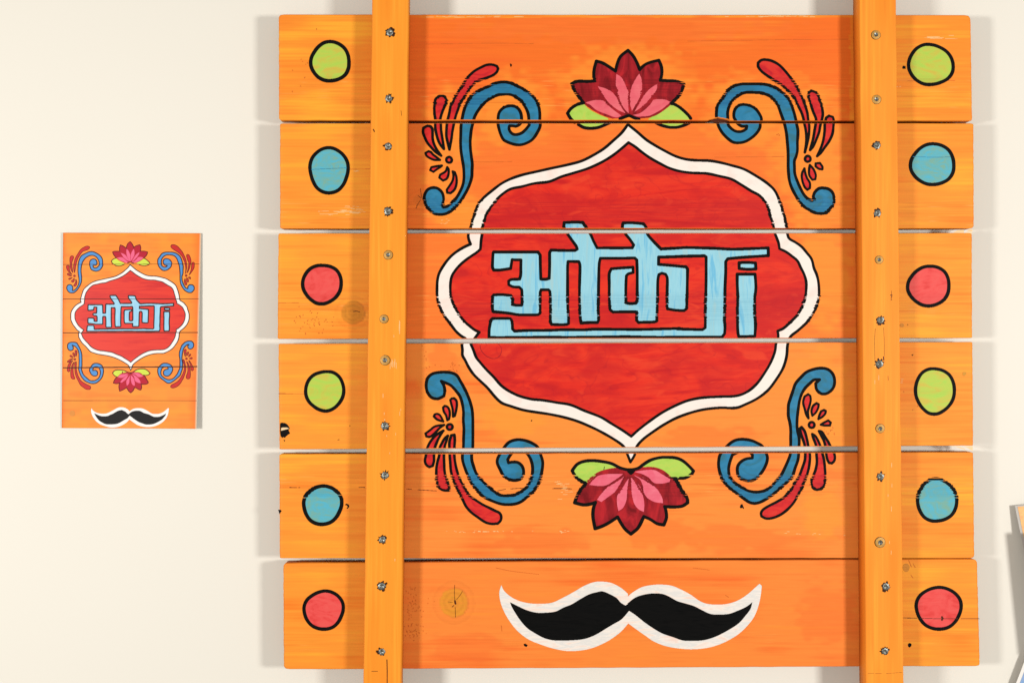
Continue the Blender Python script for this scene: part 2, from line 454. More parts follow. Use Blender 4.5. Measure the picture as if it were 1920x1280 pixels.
SC = [[(731, 61), (729, 185), (728, 274), (727.5, 396), (728, 478), (720, 598), (722, 675), (721.5, 798), (722, 891), (717, 1011), (716, 1098), (716, 1221)],
      [(1642, 66), (1643, 187), (1644, 273), (1645, 400), (1648, 487), (1651, 600), (1649, 682), (1650, 803), (1651, 893), (1650, 1016), (1661, 1099), (1659, 1220)]]
RING = [{4: 9.5, 5: 9, 6: 10.5}, {0: 9.5, 1: 9.5, 4: 8.5, 7: 9.5, 9: 11}]
for s in range(2):
    for k, (x, y) in enumerate(SC[s]):
        ring = k in RING[s]
        r = RING[s].get(k, 8.6 + 1.2 * h1(k, 17 + s)) * .9
        me = screw_mesh("screw", r * S * kb, 100 * s + k, ring)
        o = bpy.data.objects.new("screw", me); col.objects.link(o); o.parent = battens[s]
        o.location = P(x, y, -BT); o.location.y -= .00012
        o.rotation_euler = (math.radians(6 * (h1(k, 3) - .5)), math.radians(360 * h1(k, 5 + s)), math.radians(8 * (h1(k, 4) - .5)))

# ------------------------------------------------------------------ drawing: traced outlines
FR = dict(A=(780, 80, 6.4), B=(780, 220, 6.4), C=(1040, 80, 6.4), D=(1320, 80, 6.4), E=(1320, 220, 6.4), F=(780, 670, 6.4), G=(780, 800, 6.4),
          H=(1040, 820, 6.4), I=(1320, 670, 6.4), J=(1320, 800, 6.4), K=(900, 1060, 6.4), L=(1160, 1060, 6.4), M=(800, 400, 6.4),
          N=(800, 540, 6.4), O=(1040, 400, 6.4), P=(1040, 500, 6.4), Q=(1270, 400, 6.4), R=(1270, 500, 6.4), S=(800, 220, 4.2667),
          T=(1160, 220, 4.2667), U=(820, 600, 4.5714), V=(1140, 600, 4.5714), X=(0, 0, 1.0))
def parse(s):
    out, fr, buf = [], None, []
    for t in s.split():
        if t in FR: fr = FR[t]
        else:
            buf.append(float(t))
            if len(buf) == 2:
                out.append((fr[0] + buf[0] / fr[2], fr[1] + buf[1] / fr[2])); buf = []
    return out
def smooth(pts, closed, cth=42, step=2.0):
    n = len(pts); out = []
    def g(i): return pts[i % n] if closed else pts[max(0, min(n - 1, i))]
    def is_corner(i):
        if not closed and (i <= 0 or i >= n - 1): return True
        a, b, c = g(i - 1), g(i), g(i + 1)
        v1 = (b[0] - a[0], b[1] - a[1]); v2 = (c[0] - b[0], c[1] - b[1])
        l1, l2 = math.hypot(*v1), math.hypot(*v2)
        if l1 < 1e-6 or l2 < 1e-6: return True
        d = max(-1, min(1, (v1[0] * v2[0] + v1[1] * v2[1]) / (l1 * l2)))
        return math.degrees(math.acos(d)) > cth
    m = n if closed else n - 1
    for i in range(m):
        p1, p2 = g(i), g(i + 1)
        L = math.hypot(p2[0] - p1[0], p2[1] - p1[1])
        c1, c2 = is_corner(i), is_corner((i + 1) % n if closed else i + 1)
        p0, p3 = g(i - 1), g(i + 2)
        def tan(a, b, L0, L1):
            la, lb = max(L0, 1e-6), max(L1, 1e-6)
            return a, b
        def unit_t(a, b):   # direction through a point from its neighbours, scaled to this segment
            vx, vy = b[0] - a[0], b[1] - a[1]; l = math.hypot(vx, vy) or 1
            return (vx / l * L, vy / l * L)
        t1 = (p2[0] - p1[0], p2[1] - p1[1]) if c1 else unit_t(p0, p2)
        t2 = (p2[0] - p1[0], p2[1] - p1[1]) if c2 else unit_t(p1, p3)
        k = max(1, int(L / step))
        for j in range(k):
            t = j / k; t_2, t_3 = t * t, t * t * t
            a, b, c, d = 2 * t_3 - 3 * t_2 + 1, t_3 - 2 * t_2 + t, -2 * t_3 + 3 * t_2, t_3 - t_2
            out.append((a * p1[0] + b * t1[0] + c * p2[0] + d * t2[0], a * p1[1] + b * t1[1] + c * p2[1] + d * t2[1]))
    if not closed: out.append(pts[-1])
    return out
def ell(cx, cy, rx, ry, seed, n=40, wob=.03, rot=0):
    out = []
    for k in range(n):
        a = 2 * math.pi * k / n
        q = 1 + wob * (math.sin(2 * a + h1(1, seed) * 6) * .6 + math.sin(3 * a + h1(2, seed) * 6) * .6 + math.sin(5 * a + h1(3, seed) * 6) * .35)
        x, y = rx * q * math.cos(a), ry * q * math.sin(a)
        out.append((cx + x * math.cos(rot) - y * math.sin(rot), cy + x * math.sin(rot) + y * math.cos(rot)))
    return out

# --- layers, bottom first: dict(name, parent key, material, kind fill/stroke, points, width)
LAY = []
def fill(key, name, parent, mat, pts, closed=True, sm=True, plane='plank', label=None):
    if isinstance(pts, str): pts = parse(pts)
    if sm: pts = smooth(pts, True)
    LAY.append(dict(key=key, name=name, parent=parent, mat=mat, kind='fill', shapes=[pts], plane=plane, label=label)); return LAY[-1]
def stroke(key, name, parent, mat, lines, width, plane='plank', label=None, jit=1.0):
    LAY.append(dict(key=key, name=name, parent=parent, mat=mat, kind='stroke', shapes=lines, w=width, plane=plane, label=label, jit=jit)); return LAY[-1]
def strokes(key, name, parent, mat, lines, width, plane='plank', jit=1.0):
    ws = width if isinstance(width, list) else [width] * len(lines)
    for n_, (l_, w_) in enumerate(zip(lines, ws)): stroke('%s_%d' % (key, n_), name, parent, mat, [l_], w_, plane=plane, jit=jit)
def line(s, closed=True, cth=42):
    p = parse(s) if isinstance(s, str) else s
    p = smooth(p, closed, cth)
    if closed: p = p + [p[0]]
    return p

W = 5.6
# cracks, knots and scrapes lie under the paint
fill('knot3', 'knot', 'plank5', 'knot', ell(1699, 1063.5, 6.5, 7.5, 8))
fill('knot4', 'knot', 'plank2', 'knot', ell(1691, 609.5, 4, 3.6, 9))
fill('knot5', 'knot', 'plank3', 'knotg', ell(1808, 700.5, 4, 3.6, 10, wob=.2))
cr = [
    "X 662 584 668 583 674 585", 
    "X 851 1134 848 1137", "X 544 913.3 556 913.4", "X 560 913.4 562 913.3", "X 674 913 684 913.2", "X 762 916 772 916.6", "X 783.5 917.5 800 918.6 818 919.7",
    "X 933 919.5 948 916.6", "X 958 916 975 914.8 982 914.5", "X 1036 915.5 1062 915.5", "X 1040 914.8 1072 915.9", "X 523 737.6 535 737.4", "X 1694 1157.5 1706 1157.8 1719 1158", "X 1802 1159 1836 1159.2",
    "X 957 120 957.5 124", "X 956.8 122.5 959.5 122", "X 1703.5 1208 1706 1210", "X 784 367 790 371.5", "X 790.5 370 788.5 354", "X 789 374 783 384 780 391"]
strokes('cracks', 'crack', 'plank', 'crack', [line(c, False) for c in cr], [.7 if c in cr[-3:] else 1.1 for c in cr], jit=.5)
strokes('kcrack', 'crack', 'plank5', 'crack', [line(c, False) for c in ('X 852.5 1096 852 1112 853 1126', 'X 853 1126 854 1131', 'X 853.5 1138 854 1156', 'X 856 1123 862 1116 867 1108', 'X 840 1127.5 848 1128.5')], [.7, 3.2, .7, .6, .6], jit=0)
gv = ["X 523 568 560 567.5", "X 880 303 905 304 960 303", "X 1340 295 1400 294.5 1470 294", "X 700 317 656 317.5", "X 523 738 571 738.3", "X 800 83 930 81.5 1000 82.5",
      "X 1290 77.5 1400 76 1500 74.5 1590 74", "X 1330 1068 1300 1064", "X 940 1172 941 1182", "X 930 1064 960 1070 1010 1076", "X 1702 152 1790 151.5", "X 1360 1115 1366 1119",
      "X 1703 1048 1709 1062", "X 1712 1056 1716 1063", "X 1708 1077 1712 1083", "X 1080 303 1180 300"]
strokes('grooves', 'grain_line', 'plank', 'groove', [line(c, False) for c in gv], .8, jit=.5)
rn = random.Random(5)
sp = []
for cx, cy, sx, sy, n in ((585, 603, 38, 18, 40), (775, 1140, 22, 55, 55), (1722, 735, 25, 40, 10), (775, 1180, 30, 20, 30), (1240, 880, 8, 8, 4), (850, 690, 18, 14, 18),
                         (1555, 810, 14, 9, 14), (800, 700, 15, 60, 14), (1000, 400, 200, 20, 0), (1460, 255, 5, 8, 5), (560, 100, 30, 80, 10)):
    for _ in range(n):
        x, y = cx + rn.gauss(0, sx * .5), cy + rn.gauss(0, sy * .5)
        sp.append([(x, y), (x + rn.uniform(-1.5, 1.5), y + rn.uniform(.2, 2.2))])
stroke('flecks', 'raised_fleck', 'plank5', 'groove', sp, 1.1, jit=0)['stuff'] = True
sc = []
for cx, cy, sx, sy, n, L in ((650, 396, 34, 9, 26, 16), (668, 320, 8, 2, 6, 4), (900, 996, 70, 2.4, 26, 4), (1055, 996, 20, 2.4, 8, 4), (1680, 165, 20, 5, 6, 8),
                         (1760, 70, 50, 8, 8, 18), (835, 415, 12, 8, 6, 4), (1500, 998, 60, 5, 8, 4), (1060, 925, 12, 22, 12, 8), (1690, 720, 6, 12, 5, 4), (1050, 335, 0, 0, 0, 0),
                         (880, 32, 90, 1.5, 16, 14), (1450, 31, 90, 1.5, 18, 14), (1050, 900, 10, 14, 6, 6)):
    for _ in range(n):
        x, y = cx + rn.gauss(0, sx * .5), cy + rn.gauss(0, sy * .5)
        l = L * rn.uniform(.4, 1.3); sc.append([(x - l / 2, y), (x + l / 2, y + rn.uniform(-.3, .3))])
stroke('scrapes', 'pale_scrape', 'plank1', 'scrape', sc, .9, jit=0)['stuff'] = True

# ink spots
blot = "X 525.6 793 528 792 534 792.5 538.5 795 541.5 799 543.5 802.8 541 806 544 812.5 541.5 813.5 537 817 534 820.5 532 819 529 820.5 526.5 817.5 525.3 812 525.2 803 525 797"
fill('blot', 'ink_blot', 'plank3', 'black', parse(blot), sm=False)
fill('blotb', 'bare_chip', 'plank3', 'bare', parse("X 527.5 801.5 533 800.8 538 801 542.5 803.4 536 804.6 531 806 527 807"), sm=False)
spots = ["X 521.6 955 525 955 528.5 957 525.5 960.5 524 963", "X 646.5 946 649 943.6 653.5 945 655 949 652 953 649.5 952.5 652 949.5 650.5 947", "X 531.5 824.5 535 824.8 533.5 827.5",
         "X 633.5 823.5 636 823 636.5 824.5 633 824.8", "X 655 797 657 797 656 799.5", "X 981.8 1206.5 985 1205.5 989.5 1208.5 987 1212 983 1210", "X 1693.5 123.5 1698 124.5 1698 129.5 1692.5 129.5 1691.5 127",
         "X 1387 950 1389 945 1392 944.5 1395 952 1394 953.5 1391.5 951 1389.5 952.5 1387.5 951", "X 956 120 959 120.5 960 123 958 126.5 956.5 124", "X 1702.5 1206 1705.5 1204.5 1709 1206 1708.5 1210.5 1705 1213 1702.5 1211", "X 1708.5 665 1713 664 1711 667", "X 995 788 997.5 786.5 998 789 996 789.5",
         "X 1701 608 1703 608 1702 610", "X 1543 698 1544 700 1542 700"]
for k, s_ in enumerate(spots): fill('spot%d' % k, 'ink_spot', 'plank', 'black', parse(s_), sm=False)

# shield: white border, red field
OUT = ("S 1610 58 1560 125 1490 190 1420 250 1340 300 1240 350 1130 380 1000 408 880 435 770 460 680 490 600 530 520 590 450 650 410 700 385 770 365 830 352 882 "
       "M 500 255 505 310 527 370 460 400 390 440 320 490 260 550 200 630 150 720 130 800 125 880 125 960 130 1040 155 1110 185 1180 220 1240 "
       "N 250 385 300 450 350 515 410 570 462 602 425 668 430 740 430 805 460 860 500 940 560 1030 640 1110 720 1185 U 540 700 640 740 740 770 860 790 960 805 1080 830 1200 865 1320 915 1420 965 1530 1030 1600 1085 "
       "1630 1150 1655 1215 1690 1155 V 245 1085 300 1020 380 960 470 900 580 840 700 795 820 765 960 750 1100 750 1180 720 1280 670 1370 600 1440 510 1500 410 1530 310 1540 205 "
       "R 1358 838 1440 770 1520 700 1590 620 1640 540 1670 470 1695 380 1700 280 1690 170 1670 90 1640 20 Q 1610 550 1550 470 1490 400 1420 350 1340 300 1320 240 "
       "T 1345 880 1325 790 1290 680 1250 590 1190 530 1100 470 1000 415 900 385 800 360 720 348 620 345 530 335 450 310 370 270 290 225 220 180 150 120")
INN = ("S 1615 203 1560 250 1490 305 1400 360 1290 410 1180 445 1080 475 980 515 860 530 760 555 670 575 600 620 560 660 520 710 480 770 460 830 445 880 "
       "M 665 250 655 310 650 370 645 430 600 470 540 510 470 560 400 620 340 690 300 760 285 850 285 940 290 1000 320 1090 370 1180 430 1270 "
       "N 560 490 632 530 600 570 530 672 560 740 595 830 650 900 720 980 800 1060 U 560 570 680 640 800 675 900 685 1020 705 1140 725 1260 775 1400 830 1500 890 1590 945 1662 995 "
       "V 260 940 350 870 450 800 560 740 680 690 800 665 960 655 1100 648 1190 615 1270 550 1330 470 1390 370 1430 270 1440 200 "
       "R 1210 840 1203 770 1270 740 1340 680 1430 590 1490 490 1530 380 1545 280 1545 180 1520 90 1480 10 Q 1440 570 1370 510 1300 460 1225 425 1215 360 1190 290 1172 245 "
       "T 1240 880 1215 800 1185 700 1130 630 1060 590 980 540 900 495 800 470 700 450 580 445 480 430 400 405 330 370 250 325 180 275 130 235")
fill('border', 'shield_border', 'field', 'white', OUT)
fill('field', 'shield_field', None, 'red', INN, label="red painted field of the shield")
stroke('field_ring', 'knot_ring', 'field', 'maroon', [line("X 900 647 902 656 908 664 917 670 927 672 936 668 940 660 940 652 934 644", False)], 1.2)
stroke('fieldline', 'shield_outline', 'field', 'black', [line(OUT), line(INN)], 5.3, jit=.75)

# lettering
WORD = ("M 797 480 805 463 1060 465 1335 463 1362 500 1365 650 1370 788 1420 792 1470 780 1475 640 1475 470 1495 440 1620 445 1780 445 "
        "O 240 447 270 430 262 400 205 320 150 240 108 160 112 112 220 106 330 108 372 160 430 250 465 330 510 416 700 415 930 415 948 380 900 310 848 245 812 175 820 115 950 115 1065 125 1095 165 "
        "1115 250 1180 330 1275 427 1500 415 Q 100 410 300 415 450 420 650 430 850 425 1090 415 1092 508 900 520 700 535 605 545 580 580 580 700 572 900 570 1100 "
        "R 565 640 572 720 567 800 535 845 300 845 0 845 P 1200 846 900 840 600 841 300 846 100 846 N 1400 588 1000 592 748 592 750 500 768 390 790 365 900 363 1005 365 1025 400 1030 490 1055 516 1200 508 1500 505 "
        "P 100 755 350 757 450 750 700 750 1000 752 1300 745 1500 740 R 0 745 300 755 335 730 335 640 335 500 342 300 345 100 Q 345 640 345 525 325 510 100 515 O 1400 522 1248 525 1246 612 "
        "1400 625 1575 642 1595 670 1592 800 1588 1000 1582 1145 1550 1167 1450 1162 1350 1145 1348 1050 1350 900 1350 770 1330 730 1285 718 1250 735 1238 800 1235 1000 "
        "P 1230 500 1225 650 1195 662 1005 668 983 640 985 543 940 540 700 543 665 515 655 400 655 200 O 655 720 680 665 800 655 940 646 942 710 885 725 860 750 855 850 853 1000 856 1072 "
        "900 1082 975 1078 988 1050 990 900 990 700 985 560 960 536 750 540 548 540 535 600 528 800 525 1000 P 522 500 527 640 512 670 400 670 318 676 305 600 300 500 297 300 O 300 800 303 620 290 580 160 578 155 640 155 800 155 1000 "
        "P 158 500 165 600 168 680 140 693 0 695 N 1600 440 1500 436 1485 410 1485 300 1483 100 1478 40 1460 20 1375 20 1363 50 1363 180 1362 300 1335 320 1100 320 1000 303 800 283 788 240 790 100 805 82 900 78 1010 90 1032 130 1030 195 "
        "1080 207 1143 205 1145 150 1143 50 M 1140 915 1110 885 1030 880 985 855 983 812 1010 795 1115 788 1128 740 1130 640 1132 560 1025 556 1018 600 1008 662 960 670 870 682 805 682 790 650 792 560")
wl = fill('word', 'lettering', None, 'sky', smooth(parse(WORD), True, 30), sm=False, label="light blue Devanagari lettering ओके")
IDOT = "Q 740 592 840 588 938 596 942 668 840 672 742 662"
ISTEM = "Q 718 730 830 728 932 730 938 800 942 900 930 1010 928 1200 R 932 600 938 700 930 832 850 835 738 838 728 800 722 700 722 500 724 350 718 200"
fill('idot', 'letter_dot', 'word', 'sky', IDOT)
fill('istem', 'letter', 'word', 'sky', ISTEM)
stroke('wordline', 'lettering_outline', 'word', 'black', [line(smooth(parse(WORD), True, 30, 3), True), line(IDOT), line(ISTEM)], 5.8, jit=.5)

# scroll work, four corners
SCR = [
 ("A 552 925 575 820 615 720 660 650 720 600 780 570 860 530 950 490 1030 475 1100 478 1180 505 1260 545 1350 600 1430 680 1470 760 1485 850 1485 930 1490 1000 1455 1080 1400 1160 1330 1205 1250 1228 1180 1222 1100 1195 1050 1165 "
  "1020 1110 1000 1050 985 980 985 920 995 850 1030 800 1080 770 1150 760 1210 780 1250 830 1265 890 1262 950 1240 985 1200 1005 1160 1000 1122 1000 1115 1030 1130 1070 1165 1100 1210 1105 1270 1085 1320 1040 1360 990 1355 925 1345 850 "
  "1310 770 1260 700 1200 655 1130 625 1050 620 970 635 900 670 830 715 780 770 730 840 700 900 685 960 665 1040 655 1120 650 1200 B 655 400 665 480 675 560 672 640 668 720 645 800 615 870 570 950 530 1010 490 1060 440 1110 390 1145 "
  "320 1165 240 1160 180 1130 130 1070 100 990 105 930 140 870 200 845 260 855 310 900 330 960 328 1010 315 1060 330 1080 380 1065 430 1025 490 960 530 890 560 820 575 740 575 660 570 590 555 500 540 400 535 300 538 200 540 120 548 50"),
 ("D 150 900 150 830 160 760 200 700 250 630 300 560 370 520 450 500 550 498 700 500 780 515 860 545 940 600 1000 660 1040 730 1070 810 1095 900 E 1110 80 1125 150 1125 230 1120 300 1120 400 1105 470 1085 520 1085 600 1090 680 1120 770 1160 860 "
  "1200 930 1250 980 1300 1000 1325 985 1310 950 1330 900 1380 855 1440 850 1500 865 1545 910 1560 980 1550 1050 1510 1100 1460 1145 1400 1155 1330 1145 1260 1110 1200 1070 1140 1000 1090 920 1050 840 1025 760 1015 680 1010 600 1010 500 1008 400 "
  "1000 300 990 200 975 120 960 60 D 940 900 915 830 890 760 850 700 800 650 750 625 680 605 600 600 500 600 440 620 380 660 330 710 300 770 283 840 285 900 E 290 90 320 130 370 165 420 175 470 165 508 140 514 108 460 110 420 90 390 60 375 30 "
  "D 360 900 360 840 380 790 420 755 470 745 540 755 610 790 660 850 690 920 E 675 70 672 120 640 180 580 240 500 290 420 308 350 300 290 260 230 200 190 140 165 80"),
 ("F 125 370 125 300 145 240 200 195 280 178 350 175 430 185 490 215 530 280 570 350 610 430 645 520 670 610 680 700 682 800 682 950 680 1090 G 668 330 670 400 690 470 720 550 770 620 840 690 900 740 960 790 1020 820 1100 822 1180 815 1250 780 "
  "1310 740 1360 670 1390 590 1400 500 1385 410 1350 340 1310 300 1240 285 1170 295 1130 340 1100 390 1110 430 1160 420 1220 425 1270 465 1290 520 1285 580 1250 625 1190 640 1120 630 1050 580 1010 510 975 430 980 380 1005 330 F 1050 1090 1110 1020 "
  "1180 990 1250 985 1330 1000 1400 1030 1460 1075 G 1500 345 1520 420 1515 500 1495 600 1460 690 1400 780 1330 840 1270 890 1200 920 1100 930 1010 920 900 880 820 840 760 790 720 740 670 680 630 600 590 500 560 400 558 330 F 568 1090 572 950 "
  "575 850 568 750 570 650 555 550 530 470 480 400 420 335 360 305 303 283 335 340 345 400 335 460 300 480 255 495 190 480 145 430"),
 ("I 1012 600 1015 560 1040 480 1070 390 1100 310 1160 240 1230 175 1320 140 1400 128 1480 140 1540 190 1565 260 1560 340 1520 400 1460 435 1400 430 1350 380 1340 310 1388 265 1320 268 1270 310 1210 370 1170 440 1145 520 1130 620 1118 720 1115 800 1120 880 "
  "1140 960 1140 1060 J 1135 330 1125 400 1090 500 1060 590 1010 650 940 710 860 780 780 840 700 890 620 915 550 905 480 860 400 800 320 740 250 670 205 590 180 500 175 420 195 330 I 280 1060 340 1010 400 985 470 980 550 990 620 1015 700 1065 "
  "J 755 340 758 400 730 480 680 560 620 620 550 645 480 635 420 595 400 530 405 470 440 420 500 385 580 372 582 335 540 295 440 290 340 335 310 420 295 500 305 580 340 640 400 690 470 735 550 770 640 780 740 755 820 700 880 630 930 570 970 490 1010 400 "
  "1035 330 I 1040 1060 1040 950 1040 860 1030 780 1012 700")]
SPRAY = [
 ["B 402 388 380 300 365 220 368 130 375 60 A 400 850 415 770 440 720 480 640 530 560 580 480 630 410 700 345 780 300 850 270 920 268 970 285 985 315 965 360 910 400 860 420 800 440 720 470 680 510 640 560 600 620 560 680 530 730 505 800 480 870 465 925 B 450 100 435 180 425 260 412 330",
  "A 232 920 222 850 222 760 232 700 255 660 300 640 345 650 365 690 350 750 320 820 300 880 292 920 B 298 80 300 150 312 230 325 310 335 382 300 340 268 280 245 200 232 130",
  "B 140 105 90 130 85 180 105 240 140 310 190 370 240 420 302 462 250 390 215 320 200 260 198 190 195 140 175 112",
  "B 150 410 115 430 125 460 165 490 220 512 288 513 240 475 200 445 180 420",
  "B 310 582 250 588 185 600 170 635 210 655 250 625 290 600", "B 375 600 355 650 290 690 280 725 325 760 370 735 390 680 390 620",
  "B 440 650 450 700 440 760 405 820 370 870 375 905 415 910 460 870 485 800 485 720 465 660"],
 ["D 750 208 690 212 650 245 650 290 690 345 740 385 800 425 860 465 930 510 990 560 1040 610 1090 670 1130 760 1170 840 1195 920 E 1205 80 1220 150 1228 230 1225 320 1210 422 1240 300 1258 200 1262 100 D 1250 930 1240 850 1215 760 1185 680 1140 590 1095 500 1035 420 970 340 900 270 820 225",
  "D 1290 580 1258 600 1255 650 1280 740 1310 830 1345 920 E 1340 80 1325 170 1310 260 1290 330 1273 395 1310 350 1350 260 1380 180 1395 100 D 1420 900 1425 850 1410 760 1385 680 1345 605",
  "D 1500 880 1465 905 1460 930 E 1450 80 1448 150 1440 230 1420 320 1390 400 1357 468 1400 430 1450 360 1500 290 1540 200 1552 110 D 1555 930 1545 895",
  "E 1390 550 1340 555 1340 590 1380 620 1420 625 1420 595", "E 1270 575 1260 640 1265 700 1300 750 1335 745 1340 690 1310 620",
  "E 1205 615 1175 680 1180 760 1210 840 1240 870 1270 850 1270 790 1235 730 1215 670"],
 ["G 460 95 425 100 402 180 402 260 405 340 412 430 420 530 445 620 475 700 515 780 560 870 600 950 660 1020 740 1080 830 1140 900 1160 980 1158 1015 1120 1022 1070 1000 1030 950 1005 880 970 800 930 720 880 650 830 600 760 560 690 520 610 490 520 470 430 460 340 460 250 465 160",
  "F 382 938 345 970 315 1020 285 1085 G 280 340 260 410 245 500 248 600 258 680 290 740 340 760 390 760 395 710 370 640 345 550 338 450 335 340 F 345 1060 365 1000",
  "F 328 877 280 905 230 940 180 1000 150 1050 135 1090 G 118 350 108 410 125 455 160 480 200 465 215 410 215 340 F 225 1085 240 1040 265 980 300 920",
  "F 338 808 270 815 220 830 170 870 115 910 125 945 165 950 210 920 250 880 290 840",
  "F 225 685 215 705 250 740 300 760 328 767 305 720 280 685 250 675", "F 345 580 325 600 335 650 360 690 376 752 395 740 405 690 400 630 375 590",
  "F 430 490 412 510 425 560 440 620 445 708 465 700 480 640 490 570 485 520 460 490"],
 ["I 1170 835 1150 850 1165 920 1190 990 1210 1060 J 1215 330 1210 400 1180 490 1150 570 1110 640 1070 710 1020 780 950 850 870 900 790 940 710 990 685 1030 690 1070 740 1095 800 1095 880 1070 950 1030 1020 970 1080 900 1130 810 1170 740 1210 640 1245 540 1265 440 1270 330 I 1250 1060 1235 980 1205 880",
  "I 1300 918 1310 960 1330 1010 1345 1060 J 1350 330 1355 420 1340 510 1310 590 1290 660 1300 720 1345 750 1400 745 1440 700 1455 600 1450 500 1440 400 1425 335 I 1395 1060 1370 1000 1335 940",
  "I 1380 882 1410 940 1440 1000 1455 1060 J 1468 330 1480 390 1500 430 1535 435 1565 400 1565 330 I 1515 1060 1490 1010 1450 950 1410 890",
  "I 1250 440 1205 470 1190 540 1210 620 1225 680 1253 728 1245 650 1265 580 1280 510 1275 460", "I 1350 548 1310 580 1290 640 1300 697 1340 660 1370 600 1375 560",
  "I 1440 630 1405 645 1385 690 1373 737 1420 710 1455 670 1460 640", "I 1490 755 1440 780 1402 805 1450 815 1510 815 1520 780"]]
CEN = [("B", 397, 512), ("E", 1245, 500), ("F", 405, 832), ("I", 1292, 808)]
WHERE = ["upper left", "upper right", "lower left", "lower right"]
for k in range(4):
    fill('scroll%d' % k, 'scroll', None, 'blue', SCR[k])
    stroke('scroll%dl' % k, 'scroll_outline', 'scroll%d' % k, 'black', [line(SCR[k])], W)
    f_, cx, cy = CEN[k]; fx, fy, fs = FR[f_]; cx, cy = fx + cx / fs, fy + cy / fs
    fill('spray%dc' % k, 'flower_centre', 'spray%d' % k, 'seed', ell(cx, cy, 5, 5, k))
    for j, s_ in enumerate(SPRAY[k]): fill('spray%dp%d' % (k, j), 'petal', 'spray%d' % k, 'seed', s_)
    stroke('spray%d' % k, 'petal_spray', None, 'black', [line(s_) for s_ in SPRAY[k]] + [line(ell(cx, cy, 5.2, 5.2, k))], 4.9, label="red petal spray beside the %s blue scroll" % WHERE[k])
    LAY[-1]['wlist'] = [5.1] * 3 + [4.5] * (len(SPRAY[k]) - 3) + [5.0]

# lotus flowers
T_SIL = "C 335 710 290 650 250 600 225 550 205 495 270 468 400 468 480 462 470 400 475 320 500 225 570 245 640 285 730 345 750 260 790 170 880 95 940 160 985 240 1020 325 1080 270 1160 235 1250 215 1280 290 1285 380 1265 455 1350 460 1450 465 1550 495 1530 570 1490 640 1440 690 1405 735 1340 790 1250 850 1150 890 1060 910 980 905 890 880 800 905 700 910 600 880 480 810 400 760"
T_LL = "C 340 725 260 750 190 800 155 850 190 910 240 955 290 990 350 1020 430 1030 520 1020 600 990 660 965 640 910 500 850 400 790"
T_LR = "C 1410 730 1480 765 1550 820 1610 880 1630 910 1620 960 1560 990 1480 1015 1400 1020 1320 1005 1260 985 1215 965 1120 925 1200 870 1300 810 1380 745"
T_P = ["C 360 725 440 700 520 690 600 705 660 760 730 820 800 880 740 900 620 860 500 810 420 745",
       "C 515 525 600 550 680 590 730 640 770 700 810 780 850 850 760 810 680 750 620 690 570 610",
       "C 740 380 790 410 830 470 860 540 885 600 885 700 900 780 905 850 850 830 800 740 765 660 740 560 735 460",
       "C 1015 375 1040 440 1048 540 1040 620 1000 700 950 790 930 830 905 740 905 620 930 520 970 440",
       "C 1230 500 1225 560 1190 620 1140 690 1070 770 1000 830 945 850 1000 760 1050 670 1100 600 1150 550",
       "C 1390 715 1340 690 1250 680 1180 690 1150 740 1090 800 1020 850 940 870 1000 890 1100 890 1200 850 1300 790"]
B_SIL = "H 390 545 340 590 300 640 270 700 240 780 350 805 430 795 490 775 465 850 460 950 485 1090 560 1065 650 1020 755 950 800 1030 850 1100 915 1155 1000 1080 1070 945 1150 980 1230 1030 1310 1045 1340 960 1335 880 1320 825 1420 830 1530 820 1595 780 1590 730 1530 640 1480 550 1430 490 1380 470 1300 400 1200 365 1080 365 970 390 915 430 850 385 740 375 620 390 520 430 440 500"
B_LL = "H 210 395 270 320 350 285 450 275 560 285 680 310 780 360 700 375 600 400 500 460 420 520 370 545 300 510 240 450"
B_LR = "H 1050 345 1150 270 1260 240 1350 235 1460 245 1540 280 1620 350 1665 400 1640 440 1570 480 1440 485 1380 460 1320 410 1220 375 1100 360"
B_P = ["H 820 435 700 435 600 440 520 460 460 510 415 565 540 580 620 570 720 510",
       "H 830 465 740 510 650 580 590 640 540 700 510 745 560 770 630 720 720 650 780 560",
       "H 890 480 830 570 780 640 750 700 750 800 765 880 820 840 860 750 870 620",
       "H 915 480 920 600 930 700 960 800 1010 860 1070 890 1075 800 1060 700 1030 600 970 520",
       "H 950 450 1020 500 1060 580 1070 660 1110 720 1200 770 1300 785 1290 720 1230 620 1170 560 1100 500 1020 460",
       "H 960 410 1080 390 1200 390 1290 440 1390 500 1380 530 1290 550 1190 540 1130 480 1060 440"]
for k, (sil, ll, lr, pp, pm) in enumerate(((T_SIL, T_LL, T_LR, T_P, 'pink'), (B_SIL, B_LL, B_LR, B_P, 'pink2'))):
    q = 'lotus%d' % k
    fill(q + 'a', 'leaf', q, 'green', ll); fill(q + 'b', 'leaf', q, 'green', lr)
    fill(q + 's', 'outer_petals', q, 'maroon', sil)
    for j, s_ in enumerate(pp): fill(q + 'p%d' % j, 'inner_petal', q, pm, s_)
VEIN = [["C 700 905 590 870 480 815 400 760 352 727", "C 880 880 800 860 700 790 620 715 540 580", "C 890 870 820 790 762 665 738 540", "C 900 860 893 740 888 620", "C 915 860 960 790 1030 680 1046 580",
         "C 930 860 1040 790 1130 705 1195 615", "C 960 900 1100 895 1200 870 1300 810 1385 740"],
        ["H 850 435 740 520 620 588", "H 880 470 800 610 742 690", "H 905 460 902 600 888 720", "H 930 460 1000 580 1068 690", "H 950 435 1060 490 1185 570", "H 400 520 520 425 620 390 740 372 850 385", "H 1000 382 1080 363 1200 365 1300 402 1385 470"]]
for k in range(2): strokes('vein%d' % k, 'petal_line', 'lotus%d' % k, 'maroon', [line(s_, False) for s_ in VEIN[k]], 3.2, jit=.8)
